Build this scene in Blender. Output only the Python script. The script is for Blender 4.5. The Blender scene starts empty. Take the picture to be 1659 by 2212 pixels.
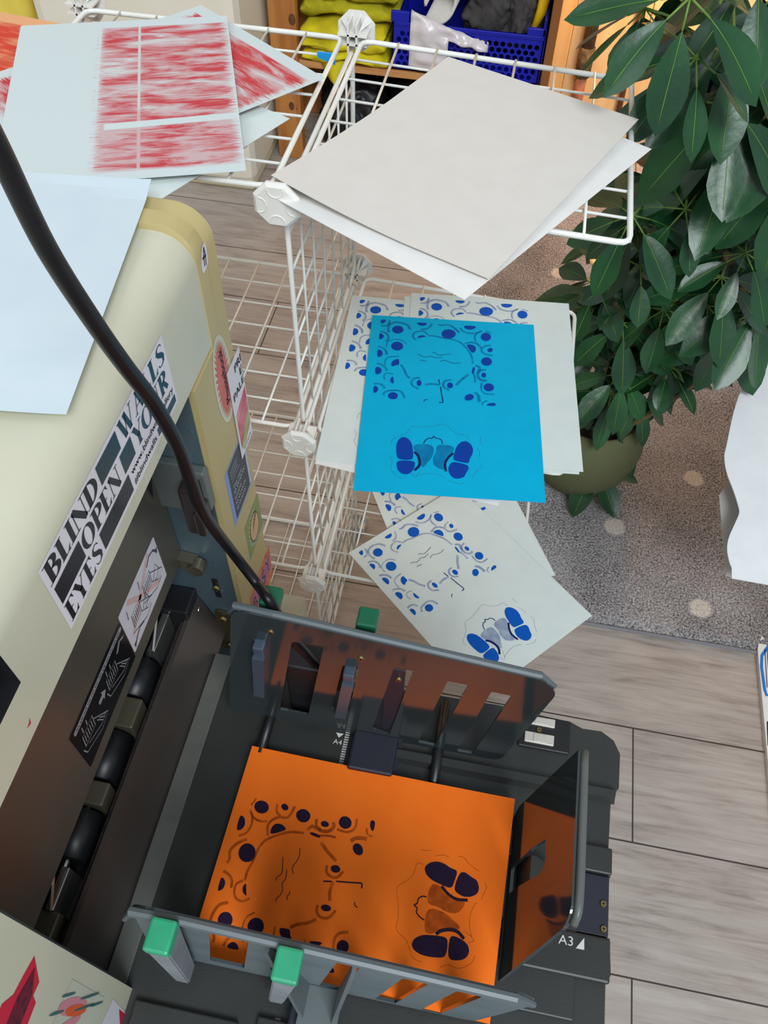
import bpy, bmesh, math, random
from mathutils import Vector, Matrix
from mathutils.geometry import tessellate_polygon
random.seed(7)
S = bpy.context.scene
COL = S.collection
# ---------------------------------------------------------------- camera
CAM = Vector((0.232, -0.7313, 1.5872))
AZ, EL, RO, FPX = -0.15321, 0.93356, 0.03827, 1775.37
_f = Vector((math.sin(AZ)*math.cos(EL), math.cos(AZ)*math.cos(EL), -math.sin(EL)))
_r0 = Vector((math.cos(AZ), -math.sin(AZ), 0)); _u0 = _r0.cross(_f)
_r = math.cos(RO)*_r0 + math.sin(RO)*_u0; _u = -math.sin(RO)*_r0 + math.cos(RO)*_u0
cd = bpy.data.cameras.new('camera'); cam = bpy.data.objects.new('camera', cd); COL.objects.link(cam)
m3 = Matrix((_r, _u, -_f)).transposed()
cam.matrix_world = Matrix.Translation(CAM) @ m3.to_4x4()
cd.sensor_fit = 'HORIZONTAL'; cd.sensor_width = 36.0; cd.lens = 36.0*FPX/1659.0
cd.clip_start = 0.01; cd.clip_end = 60
S.camera = cam
# ---------------------------------------------------------------- world, lights, exposure
w = bpy.data.worlds.new('room_light'); S.world = w; w.use_nodes = True
w.node_tree.nodes['Background'].inputs[0].default_value = (0.80, 0.90, 1.0, 1)
w.node_tree.nodes['Background'].inputs[1].default_value = 0.50
S.view_settings.view_transform = 'Standard'; S.view_settings.look = 'None'
S.view_settings.gamma = 1.0; S.view_settings.use_curve_mapping = False
S.view_settings.exposure = -0.10
def area(name, loc, target, size, size_y, power, color):
    l = bpy.data.lights.new(name, 'AREA'); l.shape = 'RECTANGLE'; l.size = size; l.size_y = size_y
    l.energy = power; l.color = color
    o = bpy.data.objects.new(name, l); COL.objects.link(o); o.location = loc
    o.rotation_euler = (Vector(target)-Vector(loc)).to_track_quat('-Z', 'Y').to_euler(); return o
area('window_daylight', (1.9, -4.0, 5.2), (0.2, -0.1, 0.6), 3.0, 2.2, 350, (0.90, 0.96, 1.0))
area('roof_window_daylight', (-1.9, -0.6, 3.2), (-0.2, 0.1, 0.9), 1.5, 1.5, 18, (0.88, 0.95, 1.0))
def point(name, loc, power, color, rad):
    l = bpy.data.lights.new(name, 'POINT'); l.energy = power; l.color = color; l.shadow_soft_size = rad
    o = bpy.data.objects.new(name, l); COL.objects.link(o); o.location = loc
point('warm_lamp', (0.62, 2.02, 0.85), 24, (1.0, 0.56, 0.22), 0.07)
point('warm_ceiling_lamp', (0.0, 1.7, 2.3), 7, (1.0, 0.62, 0.36), 0.15)
# ---------------------------------------------------------------- projection helper (a pixel of the 1659x2212 photo to a point on a real plane)
def ray(u, v): return _r*((u-829.5)/FPX) - _u*((v-1106)/FPX) + _f
def onz(u, v, z): d = ray(u, v); return CAM + d*((z-CAM.z)/d.z)
def onx(u, v, x): d = ray(u, v); return CAM + d*((x-CAM.x)/d.x)
def ony(u, v, y): d = ray(u, v); return CAM + d*((y-CAM.y)/d.y)
# ---------------------------------------------------------------- materials
def srgb(c): return tuple(((v/255)/12.92 if v/255 <= .04045 else ((v/255+.055)/1.055)**2.4) for v in c)+(1,)
class NT:
    def __init__(s, m): s.t = m.node_tree; s.n = s.t.nodes; s.l = s.t.links
    def new(s, k, **kw):
        n = s.n.new(k)
        for a, b in kw.items(): setattr(n, a, b)
        return n
    def link(s, a, b): s.l.new(a, b)
    def math(s, op, a, b=None, c=None):
        n = s.new('ShaderNodeMath', operation=op)
        for i, q in enumerate((a, b, c)):
            if q is None: continue
            if hasattr(q, 'links') : s.link(q, n.inputs[i])
            else: n.inputs[i].default_value = q
        return n.outputs[0]
def mat(name, c, rough=.5, metal=0, c2=None, scale=20, stretch=(1, 1, 1), bump=0, bscale=None, spec=.5, ior=1.5, trans=0, detail=4, coat=0, lo=.35, hi=.65):
    m = bpy.data.materials.new(name); m.use_nodes = True; k = NT(m)
    b = k.n['Principled BSDF']
    b.inputs['Roughness'].default_value = rough; b.inputs['Metallic'].default_value = metal
    b.inputs['IOR'].default_value = ior; b.inputs['Specular IOR Level'].default_value = spec
    b.inputs['Coat Weight'].default_value = coat
    if trans: b.inputs['Transmission Weight'].default_value = trans
    b.inputs['Base Color'].default_value = srgb(c)
    tc = k.new('ShaderNodeTexCoord'); mp = k.new('ShaderNodeMapping'); mp.inputs['Scale'].default_value = stretch
    k.link(tc.outputs['Object'], mp.inputs[0])
    nz = k.new('ShaderNodeTexNoise'); nz.inputs['Scale'].default_value = scale; nz.inputs['Detail'].default_value = detail
    k.link(mp.outputs[0], nz.inputs['Vector'])
    cr = k.new('ShaderNodeValToRGB'); cr.color_ramp.elements[0].position = lo; cr.color_ramp.elements[1].position = hi
    if c2 is None: c2 = tuple(v*.975 for v in c)
    cr.color_ramp.elements[0].color = srgb(c2); cr.color_ramp.elements[1].color = srgb(c)
    k.link(nz.outputs[0], cr.inputs[0]); k.link(cr.outputs[0], b.inputs['Base Color'])
    if bump:
        n2 = k.new('ShaderNodeTexNoise'); n2.inputs['Scale'].default_value = bscale or scale*3; n2.inputs['Detail'].default_value = 3
        k.link(mp.outputs[0], n2.inputs['Vector'])
        bp = k.new('ShaderNodeBump'); bp.inputs['Strength'].default_value = bump; bp.inputs['Distance'].default_value = .004
        k.link(n2.outputs[0], bp.inputs['Height']); k.link(bp.outputs[0], b.inputs['Normal'])
    return m
def ink(name, c, alpha, scale=300, lo=.3, hi=.7):
    """print ink: part transparent so the sheet's colour shows through"""
    m = bpy.data.materials.new(name); m.use_nodes = True; k = NT(m)
    b = k.n['Principled BSDF']; b.inputs['Base Color'].default_value = srgb(c); b.inputs['Roughness'].default_value = .7; b.inputs['Specular IOR Level'].default_value = .15
    tc = k.new('ShaderNodeTexCoord'); nz = k.new('ShaderNodeTexNoise'); nz.inputs['Scale'].default_value = scale; nz.inputs['Detail'].default_value = 3
    k.link(tc.outputs['Object'], nz.inputs['Vector'])
    mr = k.new('ShaderNodeMapRange'); mr.inputs[1].default_value = lo; mr.inputs[2].default_value = hi
    mr.inputs[3].default_value = alpha*.6 if alpha < .9 else .9; mr.inputs[4].default_value = min(1, alpha*1.25)
    k.link(nz.outputs[0], mr.inputs[0]); k.link(mr.outputs[0], b.inputs['Alpha'])
    return m
# ---------------------------------------------------------------- mesh helpers
def link(name, bm, mats, parent=None, smooth=False, **props):
    me = bpy.data.meshes.new(name); bm.normal_update(); bm.to_mesh(me); bm.free()
    for m in (mats if isinstance(mats, (list, tuple)) else [mats]): me.materials.append(m)
    if smooth:
        for p in me.polygons: p.use_smooth = True
    o = bpy.data.objects.new(name, me); COL.objects.link(o)
    if parent: o.parent = parent
    for a, b in props.items(): o[a] = b
    return o
def thing(name, label, category, loc=(0, 0, 0), group=None):
    """an Empty at the thing's base; its parts are built in world coordinates and parented with the offset kept"""
    o = bpy.data.objects.new(name, None); COL.objects.link(o); o.location = loc; o.empty_display_size = .05
    o['label'] = label; o['category'] = category
    if group: o['group'] = group
    return o
def part(name, bm, mats, parent, smooth=False, **props):
    o = link(name, bm, mats, None, smooth, **props)
    base = Vector((0, 0, 0)); p = parent
    while p: base += p.location; p = p.parent
    o.parent = parent; o.location = -base
    return o
def box(bm, x0, x1, y0, y1, z0, z1, bev=0, mi=0):
    vs = [bm.verts.new((x, y, z)) for x in (x0, x1) for y in (y0, y1) for z in (z0, z1)]
    fs = [bm.faces.new([vs[i] for i in q]) for q in ((0, 1, 3, 2), (4, 6, 7, 5), (0, 4, 5, 1), (2, 3, 7, 6), (0, 2, 6, 4), (1, 5, 7, 3))]
    for f in fs: f.material_index = mi
    if bev:
        es = list({e for f in fs for e in f.edges})
        r = bmesh.ops.bevel(bm, geom=es, offset=bev, segments=2, affect='EDGES', profile=.5)
        for f in r['faces']: f.material_index = mi
def hexa(bm, pts, mi=0):
    """8 corner solid: 4 bottom then 4 top points, same order"""
    v = [bm.verts.new(p) for p in pts]
    for q in ((3, 2, 1, 0), (4, 5, 6, 7), (0, 1, 5, 4), (1, 2, 6, 5), (2, 3, 7, 6), (3, 0, 4, 7)):
        bm.faces.new([v[i] for i in q]).material_index = mi
def tube(bm, pts, r, seg=8, closed=False, mi=0):
    pts = [Vector(p) for p in pts]; n = len(pts); rings = []; prev = None
    for i, p in enumerate(pts):
        if closed: d = (pts[(i+1) % n]-pts[i-1])
        else: d = pts[min(i+1, n-1)]-pts[max(i-1, 0)]
        d.normalize()
        if prev is None:
            a = d.orthogonal().normalized()
        else:
            a = prev - d*prev.dot(d)
            a = a.normalized() if a.length > 1e-6 else d.orthogonal().normalized()
        prev = a; b = d.cross(a); rr = r[i] if isinstance(r, (list, tuple)) else r
        rings.append([bm.verts.new(p+(a*math.cos(2*math.pi*k/seg)+b*math.sin(2*math.pi*k/seg))*rr) for k in range(seg)])
    for i in range(n if closed else n-1):
        A, B = rings[i], rings[(i+1) % n]
        for k in range(seg):
            bm.faces.new((A[k], A[(k+1) % seg], B[(k+1) % seg], B[k])).material_index = mi
    if not closed:
        bm.faces.new(rings[0][::-1]).material_index = mi; bm.faces.new(rings[-1]).material_index = mi
def smoothpath(pts, k=6):
    """Catmull-Rom through the points"""
    P = [Vector(p) for p in pts]; P = [P[0]*2-P[1]]+P+[P[-1]*2-P[-2]]; o = []
    for i in range(1, len(P)-2):
        for j in range(k):
            t = j/k; a, b, c, d = P[i-1:i+3]
            o.append(.5*((2*b)+(c-a)*t+(2*a-5*b+4*c-d)*t*t+(3*b-a-3*c+d)*t**3))
    o.append(P[-2]); return o
def plate(bm, outer, holes, fn, th, mi=0, fn2=None):
    """flat plate with holes: outer/holes are 2-D loops, fn maps (a, b, side) to 3-D, side 0 or th"""
    loops = [outer]+holes
    flat = [p for L in loops for p in L]
    tris = tessellate_polygon([[Vector((p[0], p[1], 0)) for p in L] for L in loops])
    A = [bm.verts.new(fn(p[0], p[1], 0)) for p in flat]; B = [bm.verts.new(fn(p[0], p[1], th)) for p in flat]
    for t in tris:
        try:
            bm.faces.new([A[i] for i in t]).material_index = mi; bm.faces.new([B[i] for i in reversed(t)]).material_index = mi
        except ValueError: pass
    k = 0
    for L in loops:
        n = len(L)
        for i in range(n):
            a, b = k+i, k+(i+1) % n
            try: bm.faces.new((A[a], A[b], B[b], B[a])).material_index = mi
            except ValueError: pass
        k += n
    bmesh.ops.recalc_face_normals(bm, faces=bm.faces[:])
def rounded(pts, r, k=4):
    """round the corners of a 2-D loop; r may be a list"""
    o = []; n = len(pts)
    for i in range(n):
        p, a, b = Vector(pts[i]), Vector(pts[i-1]), Vector(pts[(i+1) % n]); ri = r[i] if isinstance(r, (list, tuple)) else r
        if ri <= 0: o.append(tuple(p)); continue
        da, db = (a-p), (b-p); ri = min(ri, da.length*.45, db.length*.45)
        s, e = p+da.normalized()*ri, p+db.normalized()*ri
        for j in range(k+1):
            t = j/k; q = s*(1-t)**2+p*2*t*(1-t)+e*t*t; o.append((q.x, q.y))
    return o
def polyface(bm, pts, mi):
    """filled (possibly concave) polygon from 3-D points that keep their 2-D order"""
    tri = tessellate_polygon([[Vector(p) for p in pts]])
    v = [bm.verts.new(p) for p in pts]
    for t in tri:
        f = bm.faces.new([v[i] for i in t]); f.material_index = mi
        f.normal_update()
def ribbon2(pts, w):
    """2-D polyline to left and right edges; w single or per point"""
    P = [Vector((p[0], p[1])) for p in pts]; L = []; R = []
    for i, p in enumerate(P):
        d = (P[min(i+1, len(P)-1)]-P[max(i-1, 0)]).normalized(); n = Vector((-d.y, d.x)); h = (w[i] if isinstance(w, (list, tuple)) else w)/2
        L.append(p+n*h); R.append(p-n*h)
    return L, R
def ribbon(bm, pts, w, fn, mi):
    L, R = ribbon2(pts, w); A = [bm.verts.new(fn(p.x, p.y)) for p in L]; B = [bm.verts.new(fn(p.x, p.y)) for p in R]
    for i in range(len(A)-1): bm.faces.new((A[i], B[i], B[i+1], A[i+1])).material_index = mi
def textpolys(txt):
    """outline text as 2-D triangles, height about 0.7 units, from the built-in font"""
    c = bpy.data.curves.new('t', 'FONT'); c.body = txt; o = bpy.data.objects.new('t', c); COL.objects.link(o)
    dg = bpy.context.evaluated_depsgraph_get(); me = bpy.data.meshes.new_from_object(o.evaluated_get(dg))
    vs = [(v.co.x, v.co.y) for v in me.vertices]; fs = [tuple(p.vertices) for p in me.polygons]
    bpy.data.objects.remove(o); bpy.data.curves.remove(c); bpy.data.meshes.remove(me)
    return vs, fs
def soften(pl):
    """round a hand-painted outline a little"""
    for r in (.22, .25):
        pl = [q for a, b in zip(pl, pl[1:]+pl[:1]) for q in ((a[0]*(1-r)+b[0]*r, a[1]*(1-r)+b[1]*r), (a[0]*r+b[0]*(1-r), a[1]*r+b[1]*(1-r)))]
    return pl
def text(bm, txt, fn, mi, bold=0):
    vs, fs = textpolys(txt); W = max(v[0] for v in vs); n = 0
    for dx in ((0, bold) if bold else (0,)):
        V = [bm.verts.new(fn((v[0]+dx)/W, v[1]/.7)) for v in vs]
        for f in fs:
            try: bm.faces.new([V[i] for i in f]).material_index = mi
            except ValueError: pass
PATTERN = {'dark':[[(200,85),(198,97),(188,106),(175,112),(159,113),(144,108),(134,100),(130,89),(132,78),(141,69),(155,63),(171,62),(186,66),(196,74)],[(206,192),(203,205),(193,215),(179,221),(162,222),(147,217),(136,208),(131,196),(134,184),(143,174),(158,167),(174,166),(190,171),(201,180)],[(520,93),(516,107),(504,118),(487,125),(467,126),(449,122),(436,111),(432,98),(435,85),(447,73),(465,66),(485,65),(503,70),(516,80)],[(735,99),(732,111),(723,121),(710,127),(696,128),(683,123),(674,114),(671,102),(674,90),(683,80),(696,74),(710,73),(723,78),(732,87)],[(743,177),(743,183),(740,189),(735,194),(728,197),(721,197),(715,195),(712,190),(711,184),(714,178),(720,173),(726,170),(734,170),(739,172)],[(738,255),(734,267),(725,277),(712,283),(698,283),(684,279),(675,270),(672,259),(675,247),(684,237),(698,231),(712,230),(725,235),(734,244)],[(746,410),(743,420),(734,429),(722,434),(708,435),(696,431),(688,423),(684,413),(688,402),(696,394),(708,388),(722,388),(734,392),(743,399)],[(327,411),(326,419),(322,425),(317,429),(310,429),(304,426),(300,420),(298,412),(299,404),(302,398),(308,394),(315,394),(321,397),(325,403)],[(509,413),(508,421),(503,427),(496,431),(488,431),(481,428),(476,423),(474,415),(475,407),(480,401),(487,397),(495,397),(502,400),(507,406)],[(196,493),(194,502),(187,510),(176,514),(163,515),(151,512),(142,505),(138,496),(141,487),(148,479),(159,475),(172,474),(184,478),(193,484)],[(629,468),(629,476),(623,485),(613,492),(601,495),(590,496),(580,492),(576,485),(576,477),(582,468),(592,461),(604,457),(615,457),(625,461)],[(702,340),(700,347),(696,352),(691,355),(684,356),(678,353),(675,348),(673,341),(674,335),(678,329),(684,326),(691,326),(696,328),(700,333)],[(55,28),(90,26),(85,41),(70,53),(57,51)],[(275,32),(346,31),(333,48),(314,53),(290,49)],[(565,34),(646,32),(635,52),(603,61),(576,54)],[(54,117),(73,121),(87,136),(76,152),(56,161)],[(52,221),(77,226),(89,245),(80,265),(56,273)],[(50,329),(77,331),(93,349),(81,372),(54,378)],[(52,443),(72,446),(82,462),(73,481),(53,487)],[(284,137),(295,121),(320,113),(344,122),(311,129)],[(582,157),(614,155),(639,165),(644,189),(624,212),(604,191)],[(141,308),(148,288),(169,276),(187,274),(190,310),(169,313),(148,324)],[(143,404),(150,387),(160,380),(168,427),(150,419)],[(618,321),(622,302),(631,292),(637,307),(628,334),(616,335)],[(698,518),(709,506),(730,500),(753,500),(752,518)],[(207,789),(207,752),(221,726),(243,716),(270,724),(291,748),(299,784),(304,830),(262,836),(217,832)],[(212,840),(313,837),(314,862),(303,887),(288,902),(264,908),(238,902),(219,882)],[(522,786),(535,748),(557,725),(586,717),(612,732),(626,759),(620,787),(607,806),(602,833),(557,828),(515,821)],[(509,829),(557,833),(598,843),(602,860),(586,882),(577,903),(543,914),(515,909),(495,886),(491,860)]],'arc':[([(62,69),(88,67),(106,54),(111,29)],2.3),([(114,109),(105,82),(116,53),(150,39),(189,42),(223,54),(241,81)],2.6),([(58,106),(88,112),(109,130),(111,153),(97,170)],2.3),([(106,204),(107,177),(128,159),(159,151),(198,156),(225,178)],1.3),([(55,202),(85,212),(106,231),(110,251)],2.6),([(107,316),(107,284),(130,263),(187,258)],1.6),([(58,309),(85,314),(108,329),(122,351)],2.6),([(112,405),(106,377),(127,363),(159,368)],1.6),([(53,432),(84,430),(106,440),(116,455)],2.3),([(111,492),(124,473),(160,464),(197,463),(222,477),(233,504)],2.3),([(280,148),(260,128),(265,104),(290,91),(328,90),(350,110)],2.0),([(305,76),(337,72),(359,57),(372,33)],2.3),([(410,37),(436,41),(469,35),(508,52),(538,82)],2.6),([(544,50),(567,74),(613,83),(651,76),(680,62)],2.0),([(642,135),(635,108),(645,83),(671,66)],2.0),([(700,61),(739,73)],1.6),([(575,151),(620,141),(652,151),(674,174),(678,200),(703,212),(741,218)],2.3),([(735,153),(697,159),(681,176)],2.0),([(352,115),(394,115),(446,124),(504,130),(549,146),(582,178),(614,224),(624,276)],2.1),([(197,308),(217,330),(232,361),(256,388)],2.6),([(317,382),(289,383),(269,400),(274,428),(311,446)],2.3),([(347,419),(383,412),(432,415)],2.6),([(499,382),(468,386),(452,406),(458,428),(489,442)],2.3),([(528,410),(555,379),(597,342)],2.9),([(640,284),(665,299),(653,326),(656,358),(684,375),(703,368)],2.9),([(703,307),(672,312),(653,332)],2.3),([(625,327),(635,359),(635,390)],2.0),([(675,388),(672,426),(697,450),(746,450)],2.0),([(633,445),(654,464),(660,500)],3.3),([(709,491),(682,499),(676,518)],1.6)],'line':[([(291,240),(305,239),(325,249),(350,251),(375,244),(400,252),(441,248)],0.8),([(381,220),(396,221),(419,234),(450,231),(493,223)],0.8),([(309,275),(326,273),(339,278),(350,276)],0.8),([(428,274),(454,265),(483,273),(515,279),(552,274)],0.8),([(425,382),(432,411)],1.5),([(437,426),(447,481),(453,511),(446,516),(431,517)],1.5),([(345,517),(350,507),(365,503)],1.1),([(354,746),(364,728),(382,715),(398,716),(409,704),(419,713),(441,715),(454,726),(456,741)],1.3),([(306,791),(326,808),(338,837),(335,862),(312,885)],3.5),([(517,786),(489,812),(474,843),(480,880)],3.1)],'pencil':[([(207,720),(236,706),(258,694),(288,659),(343,658),(408,648),(468,636),(507,664),(543,684),(596,690),(597,714)],0.35),([(664,695),(664,717),(672,732)],0.35),([(648,749),(659,773),(657,797)],0.35),([(668,827),(668,848),(643,868),(618,906)],0.35),([(175,821),(192,844),(186,875),(197,898),(221,920),(253,928)],0.35),([(298,899),(318,919),(345,882)],0.35),([(323,910),(370,898),(420,895),(471,907),(474,913)],0.35),([(496,925),(528,932),(553,938),(576,930)],0.35),([(198,721),(183,737),(179,759)],0.35)],'smudge':[[(301,756),(336,748),(403,748),(414,779),(403,816),(385,835),(362,866),(346,867),(340,819),(319,790),(302,778)],[(426,747),(477,743),(523,752),(517,783),(480,812),(472,873),(450,871),(412,852),(407,816),(424,784)]]}
HUBS = [(0.54,0.69,0.60),(0.50,0.58,0.73),(0.48,0.66,1.08),(0.41,0.27,1.16),(0.57,0.58,0.59),(0.54,0.47,0.86),(0.61,0.65,0.81),(0.45,0.31,1.24),(0.71,0.70,0.72),(0.46,0.36,1.15),(0.52,0.50,1.06),(0.67,0.47,0.70),(0.56,0.39,1.09),(0.53,0.44,0.98),(0.69,0.57,0.79),(0.61,0.57,0.99),(0.52,0.65,0.26),(0.51,0.66,0.90),(0.46,0.46,0.75),(0.59,0.46,0.75),(0.53,0.50,1.16),(0.58,0.56,0.50),(0.53,0.70,0.43),(0.70,0.61,0.67),(0.49,0.60,0.63),(0.55,0.65,0.76),(0.47,0.51,0.59),(0.60,0.59,0.73),(0.56,0.65,1.07),(0.47,0.45,1.11),(0.53,0.50,0.64),(0.63,0.69,0.40),(0.66,0.59,0.60),(0.43,0.70,0.50),(0.43,0.62,0.55),(0.49,0.69,0.35),(0.62,0.69,0.95),(0.48,0.34,1.08),(0.50,0.57,0.82),(0.59,0.71,0.66),(0.41,0.38,0.89),(0.80,0.64,0.58),(0.50,0.70,0.68),(0.43,0.45,0.84),(0.71,0.66,0.58),(0.51,0.59,0.34),(0.63,0.49,0.89),(0.50,0.51,0.47),(0.61,0.41,0.98),(0.47,0.63,0.44),(0.54,0.53,0.95),(0.49,0.58,1.14),(0.48,0.38,0.91),(0.41,0.52,0.65),(0.59,0.66,0.52),(0.48,0.52,0.91),(0.66,0.66,0.48),(0.38,0.24,1.23),(0.61,0.68,0.33),(0.62,0.61,0.90),(0.76,0.71,0.51),(0.67,0.69,0.64),(0.66,0.71,0.55),(0.70,0.73,0.41),(0.76,0.69,0.63),(0.60,0.43,0.82),(0.38,0.74,0.44),(0.45,0.70,0.29),(0.46,0.66,0.46),(0.49,0.66,0.15),(0.55,0.62,0.22),(0.53,0.60,0.10),(0.45,0.60,0.03),(0.57,0.60,0.34),(0.59,0.55,0.47),(0.60,0.50,0.66),(0.66,0.50,0.64),(0.38,0.62,1.07),(0.44,0.72,0.53),(0.45,0.70,0.65)]
# ================================================================ SETTING
def floor_mat():
    m = bpy.data.materials.new('laminate_planks'); m.use_nodes = True; k = NT(m); b = k.n['Principled BSDF']
    tc = k.new('ShaderNodeTexCoord'); sep = k.new('ShaderNodeSeparateXYZ'); k.link(tc.outputs['Object'], sep.inputs[0])
    x = k.math('ADD', sep.outputs[0], 2.08*5-.647); y = k.math('ADD', sep.outputs[1], .457+2.26)
    cb = k.new('ShaderNodeCombineXYZ'); k.link(x, cb.inputs[0]); k.link(y, cb.inputs[1])
    br = k.new('ShaderNodeTexBrick', offset=.5, offset_frequency=2, squash=1)
    k.link(cb.outputs[0], br.inputs['Vector']); br.inputs['Scale'].default_value = 1
    br.inputs['Brick Width'].default_value = 2.08; br.inputs['Row Height'].default_value = .226
    br.inputs['Mortar Size'].default_value = .0016; br.inputs['Mortar Smooth'].default_value = .1
    br.inputs['Color1'].default_value = (.0, 0, 0, 1); br.inputs['Color2'].default_value = (1, 1, 1, 1); br.inputs['Mortar'].default_value = (0, 0, 0, 1)
    g = k.new('ShaderNodeMapping'); g.inputs['Scale'].default_value = (1.6, 22, 1); k.link(cb.outputs[0], g.inputs[0])
    n1 = k.new('ShaderNodeTexNoise'); n1.inputs['Scale'].default_value = 3.4; n1.inputs['Detail'].default_value = 9; n1.inputs['Roughness'].default_value = .68; n1.inputs['Distortion'].default_value = .6
    k.link(g.outputs[0], n1.inputs['Vector'])
    g2 = k.new('ShaderNodeMapping'); g2.inputs['Scale'].default_value = (3.2, 9, 1); k.link(cb.outputs[0], g2.inputs[0])
    n2 = k.new('ShaderNodeTexNoise'); n2.inputs['Scale'].default_value = 1.2; n2.inputs['Detail'].default_value = 5; n2.inputs['Distortion'].default_value = 1.6
    k.link(g2.outputs[0], n2.inputs['Vector'])
    s = k.math('ADD', k.math('MULTIPLY', n1.outputs[0], .62), k.math('MULTIPLY', n2.outputs[0], .38))
    bw = k.new('ShaderNodeSeparateColor'); k.link(br.outputs['Color'], bw.inputs[0])
    s = k.math('ADD', s, k.math('MULTIPLY', k.math('SUBTRACT', bw.outputs[0], .5), .05))
    cr = k.new('ShaderNodeValToRGB'); e = cr.color_ramp.elements
    e[0].position = .36; e[0].color = srgb((140, 128, 119)); e[1].position = .64; e[1].color = srgb((184, 174, 165))
    mid = e.new(.48); mid.color = srgb((168, 156, 147))
    k.link(s, cr.inputs[0])
    mx = k.new('ShaderNodeMix', data_type='RGBA'); k.link(br.outputs['Fac'], mx.inputs[0]); k.link(cr.outputs[0], mx.inputs[6]); mx.inputs[7].default_value = srgb((62, 50, 46))
    k.link(mx.outputs[2], b.inputs['Base Color']); b.inputs['Roughness'].default_value = .5
    bp = k.new('ShaderNodeBump'); bp.inputs['Strength'].default_value = .25; bp.inputs['Distance'].default_value = .002
    k.link(k.math('SUBTRACT', n1.outputs[0], br.outputs['Fac']), bp.inputs['Height']); k.link(bp.outputs[0], b.inputs['Normal'])
    return m
bm = bmesh.new(); box(bm, -2.2, 2.4, -2.2, 2.36, -.05, 0)
link('floor', bm, floor_mat(), kind='structure')
M_wall = mat('warm_plaster', (232, 205, 165), .75, c2=(222, 192, 150), scale=6, bump=.05)
M_wallp = mat('pine_wall_board', (238, 202, 148), .5, c2=(228, 186, 128), scale=3, stretch=(10, 10, .7))
bm = bmesh.new(); box(bm, -2.2, 2.4, 2.3, 2.38, 0, 2.6)
link('wall_back', bm, M_wall, kind='structure')
bm = bmesh.new(); box(bm, -2.28, -2.2, -2.2, 2.38, 0, 2.6)
link('wall_left', bm, mat('left_wall_paint', (214, 208, 198), .8, scale=5), kind='structure')
for i, (x0, x1) in enumerate(((.345, .585), (.588, .86), (.863, 1.13), (1.133, 1.4))):
    bm = bmesh.new(); box(bm, x0, x1, 2.284, 2.299, .0, 2.6, .003)
    link('trim_%d' % (i+1), bm, M_wallp, kind='structure')
bm = bmesh.new(); box(bm, .29, .342, 2.22, 2.299, 0, 2.6, .004)
link('trim_5', bm, mat('pale_pine_trim', (226, 182, 118), .5, c2=(208, 160, 98), scale=3, stretch=(12, 12, .6)), kind='structure')
# ---------------------------------------------------------------- rug
def rug_mat():
    m = bpy.data.materials.new('grey_pile'); m.use_nodes = True; k = NT(m); b = k.n['Principled BSDF']
    tc = k.new('ShaderNodeTexCoord')
    n = k.new('ShaderNodeTexNoise'); n.inputs['Scale'].default_value = 240; n.inputs['Detail'].default_value = 5; n.inputs['Roughness'].default_value = .7
    k.link(tc.outputs['Object'], n.inputs['Vector'])
    n3 = k.new('ShaderNodeTexNoise'); n3.inputs['Scale'].default_value = 5; n3.inputs['Detail'].default_value = 3; k.link(tc.outputs['Object'], n3.inputs['Vector'])
    s = k.math('ADD', n.outputs[0], k.math('MULTIPLY', k.math('SUBTRACT', n3.outputs[0], .5), .22))
    cr = k.new('ShaderNodeValToRGB'); cr.color_ramp.elements[0].position = .36; cr.color_ramp.elements[0].color = srgb((62, 58, 60))
    cr.color_ramp.elements[1].position = .66; cr.color_ramp.elements[1].color = srgb((214, 208, 208)); k.link(s, cr.inputs[0])
    col = cr.outputs[0]; fac = None
    nd = k.new('ShaderNodeTexNoise'); nd.inputs['Scale'].default_value = 60; k.link(tc.outputs['Object'], nd.inputs['Vector'])
    for c in ((.79, .677), (.598, .489), (.791, .3), (.412, 1.422), (.60, 1.05), (.20, 1.05), (.20, .66)):
        d = k.new('ShaderNodeVectorMath', operation='DISTANCE'); k.link(tc.outputs['Object'], d.inputs[0]); d.inputs[1].default_value = (c[0], c[1], .013)
        dd = k.math('ADD', d.outputs['Value'], k.math('MULTIPLY', k.math('SUBTRACT', nd.outputs[0], .5), .012))
        mr = k.new('ShaderNodeMapRange'); mr.inputs[1].default_value = .021; mr.inputs[2].default_value = .027; mr.inputs[3].default_value = 1; mr.inputs[4].default_value = 0
        k.link(dd, mr.inputs[0]); fac = mr.outputs[0] if fac is None else k.math('MAXIMUM', fac, mr.outputs[0])
    c2 = k.new('ShaderNodeValToRGB'); c2.color_ramp.elements[0].position = .3; c2.color_ramp.elements[0].color = srgb((168, 158, 148)); c2.color_ramp.elements[1].position = .62; c2.color_ramp.elements[1].color = srgb((238, 230, 218)); k.link(n.outputs[0], c2.inputs[0])
    mx = k.new('ShaderNodeMix', data_type='RGBA'); k.link(fac, mx.inputs[0]); k.link(col, mx.inputs[6]); k.link(c2.outputs[0], mx.inputs[7])
    k.link(mx.outputs[2], b.inputs['Base Color']); b.inputs['Roughness'].default_value = .95
    bp = k.new('ShaderNodeBump'); bp.inputs['Strength'].default_value = .8; bp.inputs['Distance'].default_value = .006
    k.link(n.outputs[0], bp.inputs['Height']); k.link(bp.outputs[0], b.inputs['Normal']); return m
rug = thing('rug', 'grey short-pile rug with pale round dots lying on the plank floor', 'rug', (.82, 1.05, 0))
bm = bmesh.new()
nx, ny = 90, 120; g = {}
for i in range(nx+1):
    for j in range(ny+1):
        e = min(i, nx-i, j, ny-j); g[i, j] = bm.verts.new((.120+1.40*i/nx, .222+1.70*j/ny, (.012 if e > 0 else .004)+random.uniform(-.0008, .0008)))
for i in range(nx):
    for j in range(ny): bm.faces.new((g[i, j], g[i+1, j], g[i+1, j+1], g[i, j+1]))
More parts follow.
